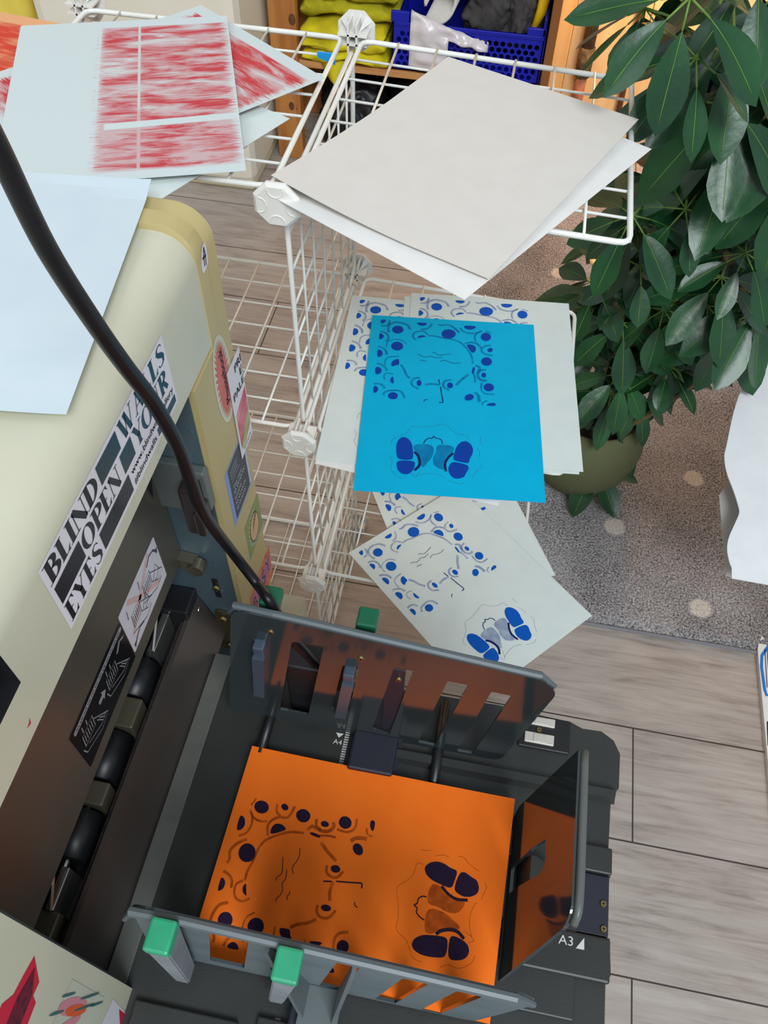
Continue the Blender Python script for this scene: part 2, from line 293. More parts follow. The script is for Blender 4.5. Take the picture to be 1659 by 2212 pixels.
part('pile', bm, rug_mat(), rug, True)
bm = bmesh.new(); tube(bm, [(.115, .216, .0055), (1.525, .216, .0055), (1.525, 1.927, .0055), (.115, 1.927, .0055)], .0065, 8, True)
part('edge_binding', bm, mat('grey_binding', (128, 126, 130), .8), rug, label='smooth grey edge binding')
# ================================================================ WIRE RACK
P = .3668; D = .359
M_wire = mat('white_coated_wire', (236, 236, 230), .32, c2=(222, 222, 214), scale=8)
M_conn = mat('white_plastic', (232, 230, 224), .42, c2=(218, 215, 207), scale=9)
rack = thing('wire_rack', 'white wire grid storage rack of joined cubes standing beside the beige machine', 'shelf rack', (0, .18, 0))
def grid_panel(name, fn, s=.35, n=7):
    bm = bmesh.new(); r = .0032; q = rounded([(r, r), (s-r, r), (s-r, s-r), (r, s-r)], .014, 3)
    tube(bm, [fn(a, b, 0) for a, b in q], r, 8, True)
    for i in range(1, n):
        t = s*i/n
        tube(bm, [fn(t, 0.001, .0016), fn(t, s-.001, .0016)], .00165, 6)
        tube(bm, [fn(.001, t, -.0016), fn(s-.001, t, -.0016)], .00165, 6)
    part(name, bm, M_wire, rack, True)
oy = .009
for lv in (3, 2, 1): grid_panel('shelf_panel', lambda a, b, c, z=lv*P, dx=(.006 if lv == 2 else 0): Vector((.010+dx+a*1.0, oy+b*D/.36, z+c-.012*(a/.35)**1.5)))
for lv in (3, 2, 1, 0): grid_panel('shelf_panel', lambda a, b, c, z=lv*P: Vector((-.010-a, oy+b*D/.36, z+.001+c)))
for lv in (2, 1, 0):
    grid_panel('side_panel', lambda a, b, c, z=lv*P: Vector((c, oy+a*D/.36, z+.008+b)))
    grid_panel('side_panel', lambda a, b, c, z=lv*P: Vector((-P+c, oy+a*D/.36, z+.008+b)))
def connector(x, y, z, dy):
    """octagonal outer plate with crossed slotted ribs on its inner side (dy = direction into the rack)"""
    bm = bmesh.new(); R = .0262
    oc = [(x+R*math.cos(math.radians(22.5+45*i)), z+R*math.sin(math.radians(22.5+45*i))) for i in range(8)]
    oi = [(x+(a-x)*.86, z+(b-z)*.86) for a, b in oc]
    y0 = y-dy*.020
    A = [bm.verts.new((a, y0, b)) for a, b in oi]; B = [bm.verts.new((a, y0+dy*.0035, b)) for a, b in oc]; C = [bm.verts.new((a, y0+dy*.006, b)) for a, b in oc]
    bm.faces.new(A); bm.faces.new(C[::-1])
    for i in range(8):
        j = (i+1) % 8; bm.faces.new((A[i], A[j], B[j], B[i])); bm.faces.new((B[i], B[j], C[j], C[i]))
    # petal relief on the outer face
    for i in range(4):
        a = math.radians(90*i); cx, cz = x+.0185*math.cos(a), z+.0185*math.sin(a)
        tube(bm, [(cx+.0085*math.cos(a+math.pi/2+math.pi*t/6)*1.0, y0-dy*.0001, cz+.0085*math.sin(a+math.pi/2+math.pi*t/6)) for t in range(7)], .0009, 6)
    for s in (-1, 1):
        yy = sorted((y0+dy*.005, y0+dy*.034))
        box(bm, x+s*.0055-.0012, x+s*.0055+.0012, yy[0], yy[1], z-.019, z+.019)
        box(bm, x-.019, x+.019, yy[0], yy[1], z+s*.0055-.0012, z+s*.0055+.0012)
    # tapered webs
    for sx in (-1, 1):
        for sz in (-1, 1):
            v = [bm.verts.new(p) for p in ((x+sx*.006, y0+dy*.005, z+sz*.006), (x+sx*.021, y0+dy*.005, z+sz*.013), (x+sx*.013, y0+dy*.005, z+sz*.021), (x+sx*.0065, y0+dy*.026, z+sz*.0065))]
            for q in ((0, 1, 3), (1, 2, 3), (2, 0, 3), (0, 2, 1)): bm.faces.new([v[i] for i in q])
    bmesh.ops.recalc_face_normals(bm, faces=bm.faces[:])
    part('connector', bm, M_conn, rack)
for lv in (3, 2, 1): connector(0, .0, lv*P, 1)
connector(0, 0, .02, 1); connector(0, P, .02, -1)
for lv in (3, 2, 1): connector(0, P, lv*P, -1)
connector(-P, P, 3*P, -1)
bm = bmesh.new(); c = onz(712, 120, 3*P); hexa(bm, [(-.034, c.y-.002, 3*P-.003), (-.012, c.y-.002, 3*P-.010), (-.012, c.y+.002, 3*P-.010), (-.034, c.y+.002, 3*P-.003), (-.034, c.y-.002, 3*P+.003), (-.012, c.y-.002, 3*P+.003), (-.012, c.y+.002, 3*P+.003), (-.034, c.y+.002, 3*P+.003)])
part('tape_flag', bm, mat('blue_tape', (20, 150, 220), .4), rack, label='blue tape flag on a wire')
# ================================================================ SHEETS OF PAPER
M_paper = mat('pale_grey_paper', (210, 219, 215), .8, c2=(206, 215, 212), scale=30, spec=.2)
M_cream = mat('warm_white_paper', (212, 206, 198), .8, c2=(209, 203, 195), scale=30)
M_white = mat('bright_white_paper', (228, 226, 222), .8, scale=30)
M_blue = mat('cyan_paper', (0, 172, 214), .75, c2=(0, 168, 211), scale=30, spec=.12)
M_orange = mat('orange_paper', (255, 122, 34), .75, c2=(254, 118, 32), scale=30, spec=.12)
I_blue = ink('blue_ink', (0, 86, 184), .97, 200); I_blue_l = ink('blue_wash', (70, 104, 176), .38, 90)
I_line = ink('dark_blue_line', (20, 30, 90), 1, 200); I_pen = ink('pencil_line', (60, 70, 90), .6, 200)
I_nav = ink('navy_ink', (34, 22, 50), .98, 200); I_nav_l = ink('brown_wash', (110, 40, 16), .42, 90); I_navline = ink('navy_line', (40, 24, 44), 1, 200)
I_cy = ink('blue_ink_on_cyan', (0, 60, 158), .97, 200); I_cy_l = ink('blue_wash_on_cyan', (0, 84, 156), .42, 90)
PAT = globals().get('PATTERN')
def sheet(label, cx, cy, rot, z, w, h, mats, prints=None, bend=None, group=None, tilt=None, n=(20, 26), th=.0005, name='paper_sheet', category='paper'):
    """sheet centred at (cx, cy); u runs along its width, v down its height; bend(u, v) lifts it"""
    a = math.radians(rot); ca, sa = math.cos(a), math.sin(a)
    def fn(u, v, dz=0):
        lx, ly = (u-.5)*w, (.5-v)*h; zz = (bend(u, v) if bend else 0)
        return Vector((lx*ca-ly*sa, lx*sa+ly*ca, zz+dz))
    bm = bmesh.new(); T = {}; B = {}
    for i in range(n[0]+1):
        for j in range(n[1]+1):
            T[i, j] = bm.verts.new(fn(i/n[0], j/n[1], th)); B[i, j] = bm.verts.new(fn(i/n[0], j/n[1], 0))
    for i in range(n[0]):
        for j in range(n[1]):
            bm.faces.new((T[i, j], T[i, j+1], T[i+1, j+1], T[i+1, j])); bm.faces.new((B[i, j], B[i+1, j], B[i+1, j+1], B[i, j+1]))
    for i in range(n[0]):
        bm.faces.new((T[i, 0], T[i+1, 0], B[i+1, 0], B[i, 0])); bm.faces.new((T[i+1, n[1]], T[i, n[1]], B[i, n[1]], B[i+1, n[1]]))
    for j in range(n[1]):
        bm.faces.new((T[0, j+1], T[0, j], B[0, j], B[0, j+1])); bm.faces.new((T[n[0], j], T[n[0], j+1], B[n[0], j+1], B[n[0], j]))
    if prints:
        K = .001; e = [0]
        def lift(k): return lambda a_, b_: fn(a_, b_, th+.00018+.00003*k)
        asp = w/h
        for pl in PAT['smudge']: polyface(bm, [lift(1)(x*K, y*K) for x, y in soften(pl)], 2)
        for q, (pl, wd) in enumerate(PAT['arc']): stroke_uv(bm, pl, wd, lift(2+(q % 3)), asp, 2)
        for pl in PAT['dark']: polyface(bm, [lift(6)(x*K, y*K) for x, y in soften(pl)], 1)
        for pl, wd in PAT['line']: stroke_uv(bm, pl, wd, lift(7), asp, 3)
        for pl, wd in PAT['pencil']: stroke_uv(bm, pl, wd*1.3, lift(5), asp, 4)
    o = link(name, bm, mats); o.location = (cx, cy, z); o['label'] = label; o['category'] = category
    if group: o['group'] = group
    # unit-square coordinates for the print textures
    uvl = o.data.uv_layers.new(name='sheet'); ia, ib = ca, -sa
    for lp in o.data.loops:
        c = o.data.vertices[lp.vertex_index].co; lx, ly = c.x*ca+c.y*sa, -c.x*sa+c.y*ca
        uvl.data[lp.index].uv = (lx/w+.5, .5-ly/h)
    return o
def stroke_uv(bm, pl, wmm, fn, asp, mi):
    """polyline in thousandths of the sheet, width in mm of a 250 mm wide sheet"""
    pts = [Vector((x*.001, y*.001/asp)) for x, y in pl]
    if len(pts) > 2: pts = [Vector((p.x, p.y)) for p in smoothpath([(p.x, p.y, 0) for p in pts], 3)]
    ribbon(bm, pts, wmm*(1.45 if mi == 2 else 1.1)/250, lambda a, b: fn(a, b*asp), mi)
G2 = 'printed sheets on the middle shelf'
PM = [M_paper, I_blue, I_blue_l, I_line, I_pen]
z2 = 2*P+.0045
sheet('pale sheet printed with blue eyes, leftmost on the middle rack shelf', .1439, .1359, 3.6, z2+.0012, .25, .346, PM, True, group=G2)
sheet('pale sheet only its bottom corner showing below the cyan print', .170, .112, -5.0, z2, .25, .346, [M_white], group=G2)
sheet('pale sheet just peeking out left of the topmost white print on the middle shelf', .2355, .158, 7.0, z2+.0024, .25, .346, PM, True, group=G2)
sheet('pale sheet printed with blue eyes, right of and under the cyan print', .2428, .1646, 6.1, z2+.0036, .25, .346, PM, True, group=G2)
sheet('cyan sheet printed with blue eyes and feet, on top of the middle rack shelf', .1943, .0991, 6.9, z2+.0050, .25, .346, [M_blue, I_cy, I_cy_l, I_line, I_pen], True, group=G2)
z1 = P+.0045
G1 = 'printed sheets on the low shelf'
sheet('pale printed sheet on the low shelf, half hidden under the cyan print', .2207, .1726, 29.0, z1+.001, .25, .346, PM, True, bend=lambda u, v: .008*(1-v), group=G1)
sheet('pale sheet of blue eyes, face and feet slanting over the low shelf toward the tray', .264, .0246, 47.9, z1+.010, .25, .346, PM, True, bend=lambda u, v: .004+.006*v, group=G1)
z3 = 3*P+.0045
sheet('blank off-white sheet, the lower one with its corner out over the plant', .1812, .0778, -29.3, z3, .25, .346, [M_white], bend=lambda u, v: .004*v, group='blank sheets on the top shelf')
sheet('blank off-white sheet with a curled left corner on top of the right top shelf', .1763, .1033, -23.0, z3+.0060, .25, .346, [M_cream], bend=lambda u, v: .028*max(0, (v-u)-.35)**1.6+.0015, group='blank sheets on the top shelf')
# red prints
def red_mat(name, paper, red, u0, u1, v0, v1, strength=.5, rot=0, vert=True):
    m = bpy.data.materials.new(name); m.use_nodes = True; k = NT(m); b = k.n['Principled BSDF']; b.inputs['Roughness'].default_value = .78
    tc = k.new('ShaderNodeTexCoord'); mp = k.new('ShaderNodeMapping'); mp.inputs['Scale'].default_value = (2.2, 13, 1); mp.inputs['Rotation'].default_value = (0, 0, rot)
    k.link(tc.outputs['UV'], mp.inputs[0])
    n = k.new('ShaderNodeTexNoise'); n.inputs['Scale'].default_value = 1.6; n.inputs['Detail'].default_value = 7; n.inputs['Roughness'].default_value = .62; n.inputs['Distortion'].default_value = .5
    k.link(mp.outputs[0], n.inputs['Vector'])
    m2 = k.new('ShaderNodeMapping'); m2.inputs['Scale'].default_value = (5, 90, 1); m2.inputs['Rotation'].default_value = (0, 0, rot); k.link(tc.outputs['UV'], m2.inputs[0])
    n2 = k.new('ShaderNodeTexNoise'); n2.inputs['Scale'].default_value = 2; n2.inputs['Detail'].default_value = 6; k.link(m2.outputs[0], n2.inputs['Vector'])
    s = k.math('ADD', k.math('MULTIPLY', n.outputs[0], .78), k.math('MULTIPLY', n2.outputs[0], .22))
    sep = k.new('ShaderNodeSeparateXYZ'); k.link(tc.outputs['UV'], sep.inputs[0])
    def rng(o, a, c, lo=0, hi=1):
        mr = k.new('ShaderNodeMapRange'); mr.inputs[1].default_value = a; mr.inputs[2].default_value = c; mr.inputs[3].default_value = lo; mr.inputs[4].default_value = hi
        k.link(o, mr.inputs[0]); return mr.outputs[0]
    U, V = sep.outputs[0], sep.outputs[1]
    uj = k.math('ADD', U, k.math('MULTIPLY', k.math('SUBTRACT', n2.outputs[0], .5), .16))
    area_ = k.math('MULTIPLY', k.math('MULTIPLY', rng(uj, u0, u0+.03), rng(uj, u1, u1+.03, 1, 0)), k.math('MULTIPLY', rng(V, v0, v0+.006), rng(V, v1, v1+.02, 1, 0)))
    f = rng(s, .5-.1*strength-.07, .5-.1*strength+.16)
    f = k.math('MULTIPLY', f, area_)
    if vert:   # scraped white score lines
        for uu in (.385, .57):
            f = k.math('MULTIPLY', f, rng(k.math('ABSOLUTE', k.math('SUBTRACT', U, uu)), .003, .008))
        # pale knife shape
        kn = k.math('ABSOLUTE', k.math('SUBTRACT', V, k.math('MULTIPLY_ADD', U, -.035, .725)))
        kk = k.math('MAXIMUM', rng(kn, .016, .02), rng(U, .42, .43, 1, 0)); f = k.math('MULTIPLY', f, kk)
        wash = k.math('MULTIPLY', area_, rng(V, .60, .64, .14, .42)); f = k.math('MAXIMUM', f, k.math('MULTIPLY', wash, kk))
    mx = k.new('ShaderNodeMix', data_type='RGBA'); k.link(k.math('MULTIPLY', f, .95), mx.inputs[0]); mx.inputs[6].default_value = srgb(paper); mx.inputs[7].default_value = srgb(red)
    k.link(mx.outputs[2], b.inputs['Base Color']); return m
R_main = red_mat('red_roller_print', (200, 210, 210), (190, 22, 42), .38, .965, .05, .945, .8)
R_side = red_mat('red_streak_print', (200, 210, 210), (192, 16, 28), .06, .95, .05, .92, 1.1, vert=False, rot=.2)
R_tan = red_mat('red_print_on_tan', (226, 166, 118), (208, 44, 28), .03, .97, .06, .95, 1.1, vert=False)
G3 = 'red prints on the left top shelf'
sheet('tan sheet covered in red streaks, leftmost on the top shelf', -.423, .130, -8, z3+.001, .25, .346, [R_tan], bend=lambda u, v: .0012, group=G3)
sheet('plain grey sheet with its corner poking out right under the red prints', -.2105, .029, -24.5, z3+.0035, .25, .346, [M_paper], bend=lambda u, v: .006*u*v, group=G3)
sheet('grey sheet of bold red streaks angled under the main red print', -.2079, .155, -37.3, z3+.0115, .25, .346, [R_side], group=G3)
sheet('grey sheet with red roller print and white score lines, topmost of the red prints', -.2142, .1273, 20.1, z3+.0135, .25, .346, [R_main], bend=lambda u, v: .004*(1-v), group=G3)
# ================================================================ THE DUPLICATOR
X0 = -.05
M_beige = mat('beige_enamel', (204, 202, 180), .38, c2=(198, 196, 172), scale=7, bump=.02, bscale=300)
M_khaki = mat('yellowed_plastic', (190, 173, 122), .42, c2=(180, 162, 108), scale=5)
M_steel = mat('blue_grey_steel', (96, 116, 124), .38, .35, c2=(84, 104, 112), scale=6)
M_dark = mat('dark_grey_panel', (104, 100, 90), .34, .35, c2=(98, 94, 84), scale=9, ior=1.6)
M_black = mat('black_plastic', (30, 31, 34), .4, c2=(24, 25, 28), scale=12)
M_tray = mat('charcoal_plastic', (50, 52, 50), .45, c2=(45, 47, 45), scale=14, bump=.05, bscale=400)
M_guard = mat('glossy_smoked_plastic', (50, 58, 60), .09, .0, c2=(46, 54, 56), scale=9, ior=1.8)
M_navy = mat('navy_plastic', (36, 37, 50), .5)
M_gout = mat('grey_guide_back', (112, 124, 128), .45, c2=(98, 110, 114), scale=12)
M_lip = mat('slate_lip', (88, 98, 102), .38)
M_green = mat('green_rubber_cap', (52, 168, 124), .4, c2=(46, 158, 116), scale=40)
M_dgreen = mat('dark_green_cap', (16, 96, 66), .4)
M_metal = mat('bare_metal', (190, 190, 184), .28, .9)
M_brass = mat('brass_screw', (176, 150, 96), .35, .9)
M_lever = mat('grey_lever', (150, 156, 162), .45, c2=(136, 142, 148), scale=30)
M_brown = mat('olive_metal_block', (92, 88, 72), .4, .3)
M_felt = mat('black_felt', (30, 24, 24), .95, c2=(60, 40, 38), scale=120, bump=.5)
M_label_w = mat('white_sticker', (226, 222, 228), .45); M_label_k = mat('black_sticker_ink', (24, 26, 34), .35, c2=(26, 28, 36))
mach = thing('duplicator', 'large beige stencil duplicator with a dark output tray and many stickers', 'printing machine', (-.4, -.4, 0))
def extrude_profile(bm, prof, ys, fz=None, mi=0, cap=True, skip=None):
    """prof: list of (x, z); swept along the y values; fz(x, z, i) may shift a station"""
    R = []
    for i, y in enumerate(ys):
        R.append([bm.verts.new((*(fz(x, z, i) if fz else (x, z)), y)) for x, z in prof])
        for v in R[-1]: v.co = Vector((v.co.x, v.co.z, v.co.y))
    for i in range(len(ys)-1):
        for j in range(len(prof)-1):
            if skip and skip(i, j): continue
            bm.faces.new((R[i][j], R[i][j+1], R[i+1][j+1], R[i+1][j])).material_index = mi
    if cap:
        for r in (R[0], R[-1]):
            tri = tessellate_polygon([[Vector((v.co.x, v.co.z, 0)) for v in r]])
            for t in tri: bm.faces.new([r[i] for i in t]).material_index = mi
    return R
def arcpts(cx, cz, r, a0, a1, n=8): return [(cx+r*math.cos(math.radians(a0+(a1-a0)*i/n)), cz+r*math.sin(math.radians(a0+(a1-a0)*i/n))) for i in range(n+1)]
ZT = 1.131; RC = .035; ZB = .993
# main beige cover: face, rounded shoulder and top, open notch at its near end
bm = bmesh.new()
HZ0, HZ1 = 1.05, 1.09
prof = [(-.75, .95), (-.75, ZT)][::-1]
prof = [(-.125, ZB+.004), (-.055, ZB), (X0, ZB+.005), (X0, HZ0), (X0, ZT-RC)] + arcpts(X0-RC, ZT-RC, RC, 0, 90, 8)[1:] + [(-.40, ZT), (-.75, ZT), (-.75, .9)]
ys = [-.66, -.534, -.1245]
extrude_profile(bm, prof, ys, cap=False, skip=lambda i, j: (i == 0 and j == 3))
v = [bm.verts.new(p) for p in ((-.05, -.66, HZ0), (-.09, -.66, HZ0), (-.09, -.534, HZ0), (-.05, -.534, HZ0), (-.05, -.66, ZT-RC), (-.09, -.66, ZT-RC), (-.09, -.534, ZT-RC), (-.05, -.534, ZT-RC))]
for q in ((0, 1, 2, 3), (4, 7, 6, 5), (2, 6, 7, 3), (1, 5, 6, 2), (0, 4, 5, 1)): bm.faces.new([v[i] for i in q]).material_index = 1
bmesh.ops.recalc_face_normals(bm, faces=bm.faces[:])
cover = part('top_cover', bm, [M_beige, M_black], mach)
for p in cover.data.polygons: p.use_smooth = True
def edge_split(o, ang=35):
    md = o.modifiers.new('split', 'EDGE_SPLIT'); md.split_angle = math.radians(ang)
edge_split(cover)
bm = bmesh.new(); box(bm, -.088, -.060, -.62, -.552, HZ0+.004, HZ0+.040, .004)
part('button', bm, M_dgreen, cover)
# far end cover (yellowed): a stepped rim over the top and a full-height flange
bm = bmesh.new()
kp = [(X0+.001, 0), (X0+.001, ZB), (X0+.001, ZT-RC+.001)] + arcpts(X0-RC, ZT-RC+.001, RC+.001, 0, 90, 8)[1:] + [(-.40, ZT+.002), (-.75, ZT+.002), (-.75, .0)]
extrude_profile(bm, kp, [-.1245, -.1225, -.1025, -.0995, -.0985, -.074, -.069], fz=lambda x, z, i: (x-(0, 0, 0, 0, 0, 0, .003)[i], z+((0, .0045, .0045, .001, -.009, -.003, -.006)[i])*max(0, min(1, (z-1.07)/.05))), cap=True)
extrude_profile(bm, [(X0+.001, 0), (X0+.001, ZB-.001), (-.075, ZB-.001), (-.075, 0)], [-.187, -.1246], cap=True)
bmesh.ops.recalc_face_normals(bm, faces=bm.faces[:])
kh = part('end_cover', bm, M_khaki, mach, True, label='yellowed plastic end cover at the far end'); edge_split(kh, 30)
# near end cover (beige)
bm = bmesh.new()
kp2 = [(X0+.001, 0), (X0+.001, ZT-RC+.001)] + arcpts(X0-RC, ZT-RC+.001, RC+.001, 0, 90, 8)[1:] + [(-.75, ZT+.001), (-.75, .0)]
extrude_profile(bm, kp2, [-.98, -.6605], fz=lambda x, z, i: (x, z))
bmesh.ops.recalc_face_normals(bm, faces=bm.faces[:])
ne = part('end_cover', bm, M_beige, mach, True, label='beige end cover at the near end'); edge_split(ne, 30)
# inner chassis walls
bm = bmesh.new(); box(bm, -.42, -.056, -.189, -.1875, .02, ZB-.002)
for cx, cz, r in ((-.062, .93, .004), (-.075, .664, .003), (-.098, .655, .003), (-.075, .60, .004), (-.078, .52, .003), (-.066, .55, .003), (-.10, .86, .004)):
    bmesh.ops.create_cone(bm, cap_ends=True, segments=12, radius1=r, radius2=r, depth=.001, matrix=Matrix.Translation((cx, -.1895, cz)) @ Matrix.Rotation(math.pi/2, 4, 'X'))
wall = part('chassis_wall', bm, [M_steel], mach, label='blue-grey steel inner wall')
bm = bmesh.new(); box(bm, -.42, -.056, -.659, -.657, .02, ZB-.002); part('chassis_wall', bm, M_steel, mach)
bm = bmesh.new(); box(bm, -.30, -.27, -.656, -.19, .02, ZB-.004); part('inner_back', bm, M_black, mach)
# catch, roller bracket, adjusting screw, hinge plate on the steel wall
bm = bmesh.new(); box(bm, -.122, -.072, -.200, -.1895, .80, .885, .002); box(bm, -.072, -.052, -.204, -.1895, .812, .880, .003)
part('catch_bracket', bm, mat('grey_bracket', (112, 120, 118), .4, .4), mach)
bm = bmesh.new(); box(bm, -.078, -.058, -.225, -.200, .790, .872, .004); box(bm, -.064, -.053, -.230, -.203, .795, .838, .003)
part('latch', bm, mat('brown_black_latch', (44, 36, 34), .35), mach)
bm = bmesh.new(); hexa(bm, [(-.118, -.205, .672), (-.094, -.205, .668), (-.094, -.190, .668), (-.118, -.190, .672), (-.118, -.205, .692), (-.094, -.205, .688), (-.094, -.190, .688), (-.118, -.190, .692)])
bmesh.ops.create_cone(bm, cap_ends=True, segments=20, radius1=.011, radius2=.011, depth=.016, matrix=Matrix.Translation((-.094, -.202, .678)) @ Matrix.Rotation(math.pi/2, 4, 'X'))
part('roller_bracket', bm, mat('tarnished_metal', (128, 120, 100), .35, .8), mach)
bm = bmesh.new(); box(bm, -.085, -.077, -.1905, -.1890, .585, .632, .0); part('adjusting_slot', bm, M_black, mach)
def screw(x, y, z, r, m, axis='Y', parent=mach):
    bm = bmesh.new(); R = {'Y': Matrix.Rotation(math.pi/2, 4, 'X'), 'Z': Matrix.Identity(4), 'X': Matrix.Rotation(math.pi/2, 4, 'Y')}[axis]
    T = Matrix.Translation((x, y, z)) @ R
    bmesh.ops.create_cone(bm, cap_ends=True, segments=16, radius1=r, radius2=r*.8, depth=r*.6, matrix=T)
    for a in (0, math.pi/2): 
        k = bmesh.ops.create_cube(bm, size=1, matrix=T @ Matrix.Rotation(a, 4, 'Z') @ Matrix.Translation((0, 0, r*.31)) @ Matrix.Diagonal((r*1.2, r*.25, r*.1, 1)))
        for f in {f for v in k['verts'] for f in v.link_faces}: f.material_index = 1
    part('screw', bm, [m, M_black], parent)
screw(-.081, -.193, .612, .0055, M_brass)
bm = bmesh.new(); plate(bm, rounded([(-.098, .44), (-.070, .43), (-.066, .545), (-.092, .55)], .008), [], lambda a, b, s: Vector((a, -.1900-s, b)), .004)
part('hinge_plate', bm, mat('bronze_plate', (92, 80, 58), .4, .6), mach); screw(-.081, -.197, .532, .006, M_brass); screw(-.082, -.197, .452, .004, M_brass)
# dark exit panel
bm = bmesh.new(); box(bm, -.127, -.117, -.656, -.191, .678, ZB+.002, .0008)
exitp = part('exit_panel', bm, M_dark, mach, label='dark grey panel below the beige cover')
bm = bmesh.new(); polyface(bm, [Vector((-.1163, y, z)) for y, z in ((-.222, .880), (-.198, .872), (-.213, .832))], 0); part('painted_notch', bm, M_black, exitp)  # flat black triangle on the panel, paints the dark inside of a hole
# rollers, blocks, metal fingers inside the slot
xs = -.155
def roller(y0, y1):
    bm = bmesh.new(); tube(bm, [(xs, y0, .562), (xs, y0+.002, .562), (xs, y1-.002, .562), (xs, y1, .562)], [.017, .023, .023, .017], 20)
    for t in (.3, .72):
        yy = y0+(y1-y0)*t
        bmesh.ops.create_cone(bm, cap_ends=True, segments=10, radius1=.004, radius2=.004, depth=.002, matrix=Matrix.Translation((xs+.0135, yy, .562+.0135)) @ Matrix.Rotation(math.radians(45), 4, 'Y'))
    part('roller', bm, M_black, mach, True)
for y0, y1 in ((-.352, -.296), (-.462, -.398), (-.555, -.497)): roller(y0, y1)
bm = bmesh.new(); tube(bm, [(xs, -.65, .562), (xs, -.195, .562)], .005, 10); part('roller_shaft', bm, M_metal, mach)
for y0, y1 in ((-.396, -.356), (-.494, -.466), (-.65, -.612)):
    bm = bmesh.new(); box(bm, -.178, -.130, y0, y1, .53, .588, .002); part('guide_block', bm, M_brown, mach)
for ya, yb in ((-.290, -.232), (-.612, -.566)):
    bm = bmesh.new(); box(bm, -.148, -.138, ya, yb, .545, .590, .001); tube(bm, [(-.140, ya, .592), (-.150, yb, .612)], .0022, 8); part('metal_finger', bm, M_metal, mach)
# slot body, felt lip, lower apron and grey strip
bm = bmesh.new(); box(bm, -.27, -.122, -.656, -.19, .46, .545); box(bm, -.155, -.112, -.232, -.191, .54, .60, .002); part('slot_bed', bm, M_black, mach)
bm = bmesh.new(); hexa(bm, [(-.127, -.655, .540), (-.118, -.655, .540), (-.118, -.20, .540), (-.127, -.20, .540), (-.124, -.655, .572), (-.1185, -.655, .572), (-.1185, -.20, .574), (-.124, -.20, .574)]); part('felt_strip', bm, M_felt, mach)
bm = bmesh.new(); hexa(bm, [(-.118, -.656, .49), (-.083, -.656, .49), (-.083, -.192, .49), (-.118, -.192, .49), (-.118, -.656, .580), (-.112, -.656, .580), (-.112, -.192, .580), (-.118, -.192, .580)])
part('apron', bm, mat('dark_brown_apron', (78, 72, 68), .3, .3, ior=1.6), mach)
bm = bmesh.new(); box(bm, -.084, -.058, -.70, -.235, .44, .500, .001); part('grey_strip', bm, mat('grey_strip_metal', (112, 114, 108), .4, .3, c2=(100, 103, 98), scale=20), mach)
for y, z in ((-.205, .565), (-.232, .545)): screw(-.109, y, z, .005, M_metal, 'X')
# ------------------------------------------------ output tray
ZF = .5
bm = bmesh.new()
out = [(-.058, -.78), (-.058, -.245), (.33, -.236), (.357, -.2385), (.43, -.2415), (.447, -.248), (.473, -.247), (.49, -.257), (.499, -.275), (.498, -.322), (.488, -.332), (.486, -.404), (.491, -.407), (.489, -.437), (.487, -.437), (.487, -.506), (.490, -.506), (.492, -.545), (.486, -.555), (.486, -.78)]
plate(bm, out, [], lambda a, b, s: Vector((a, b, ZF-.035+s)), .035)
tray = part('output_tray', bm, M_tray, mach, label='charcoal plastic output tray')
bm = bmesh.new()
box(bm, .02, .45, -.60, -.392, ZF, ZF+.006, .002)             # raised bed under the sheet
box(bm, .36, .489, -.436, -.404, ZF, ZF+.010, .002); box(bm, .36, .489, -.556, -.508, ZF, ZF+.010, .003)
hexa(bm, [(.20, -.345, ZF), (.492, -.345, ZF), (.494, -.327, ZF), (.20, -.327, ZF), (.20, -.341, ZF+.012), (.490, -.341, ZF+.012), (.492, -.330, ZF+.012), (.20, -.330, ZF+.012)])
box(bm, .10, .48, -.745, -.66, ZF, ZF+.008, .002); box(bm, -.04, .08, -.75, -.67, ZF, ZF+.008, .002)
part('tray_bed', bm, M_tray, tray)
bm = bmesh.new(); box(bm, .36, .487, -.506, -.4375, ZF, ZF+.0045, .001); part('slide_plate', bm, M_navy, tray, label='navy slide plate'); screw(.480, -.470, ZF+.006, .0042, M_brass, 'Z', tray); screw(.481, -.498, ZF+.006, .0042, M_brass, 'Z', tray)
bm = bmesh.new(); box(bm, .36, .43, -.29, -.242, ZF, ZF+.004, .002); part('hinge_pocket', bm, M_black, tray); screw(.387, -.264, ZF+.006, .0038, M_brass, 'Z', tray)
for y0, y1 in ((-.258, -.2455), (-.284, -.269)):
    bm = bmesh.new(); box(bm, .368, .408, y0, y1, ZF+.004, ZF+.008, .0012); box(bm, .380, .398, y0+.002, y1-.002, ZF+.008, ZF+.0092, .0004); part('metal_tab', bm, mat('satin_tab', (214, 208, 198), .4, .3), tray)
bm = bmesh.new(); box(bm, .140, .200, -.372, -.318, ZF, ZF+.026, .003); box(bm, .146, .194, -.318, -.250, ZF, ZF+.012, .002); box(bm, .135, .140, -.375, -.25, ZF, ZF+.007); box(bm, .200, .205, -.375, -.25, ZF, ZF+.007); part('slider', bm, M_navy, tray)
bm = bmesh.new(); box(bm, .135, .185, -.70, -.625, ZF, ZF+.022, .003); part('slider', bm, M_navy, tray)
for xr, y0, y1 in ((.022, -.372, -.262), (.255, -.395, -.25)):
    bm = bmesh.new(); tube(bm, [(xr, y0, ZF+.012), (xr, y1, ZF+.012)], .007, 12); part('guide_rod', bm, M_black, tray, True)
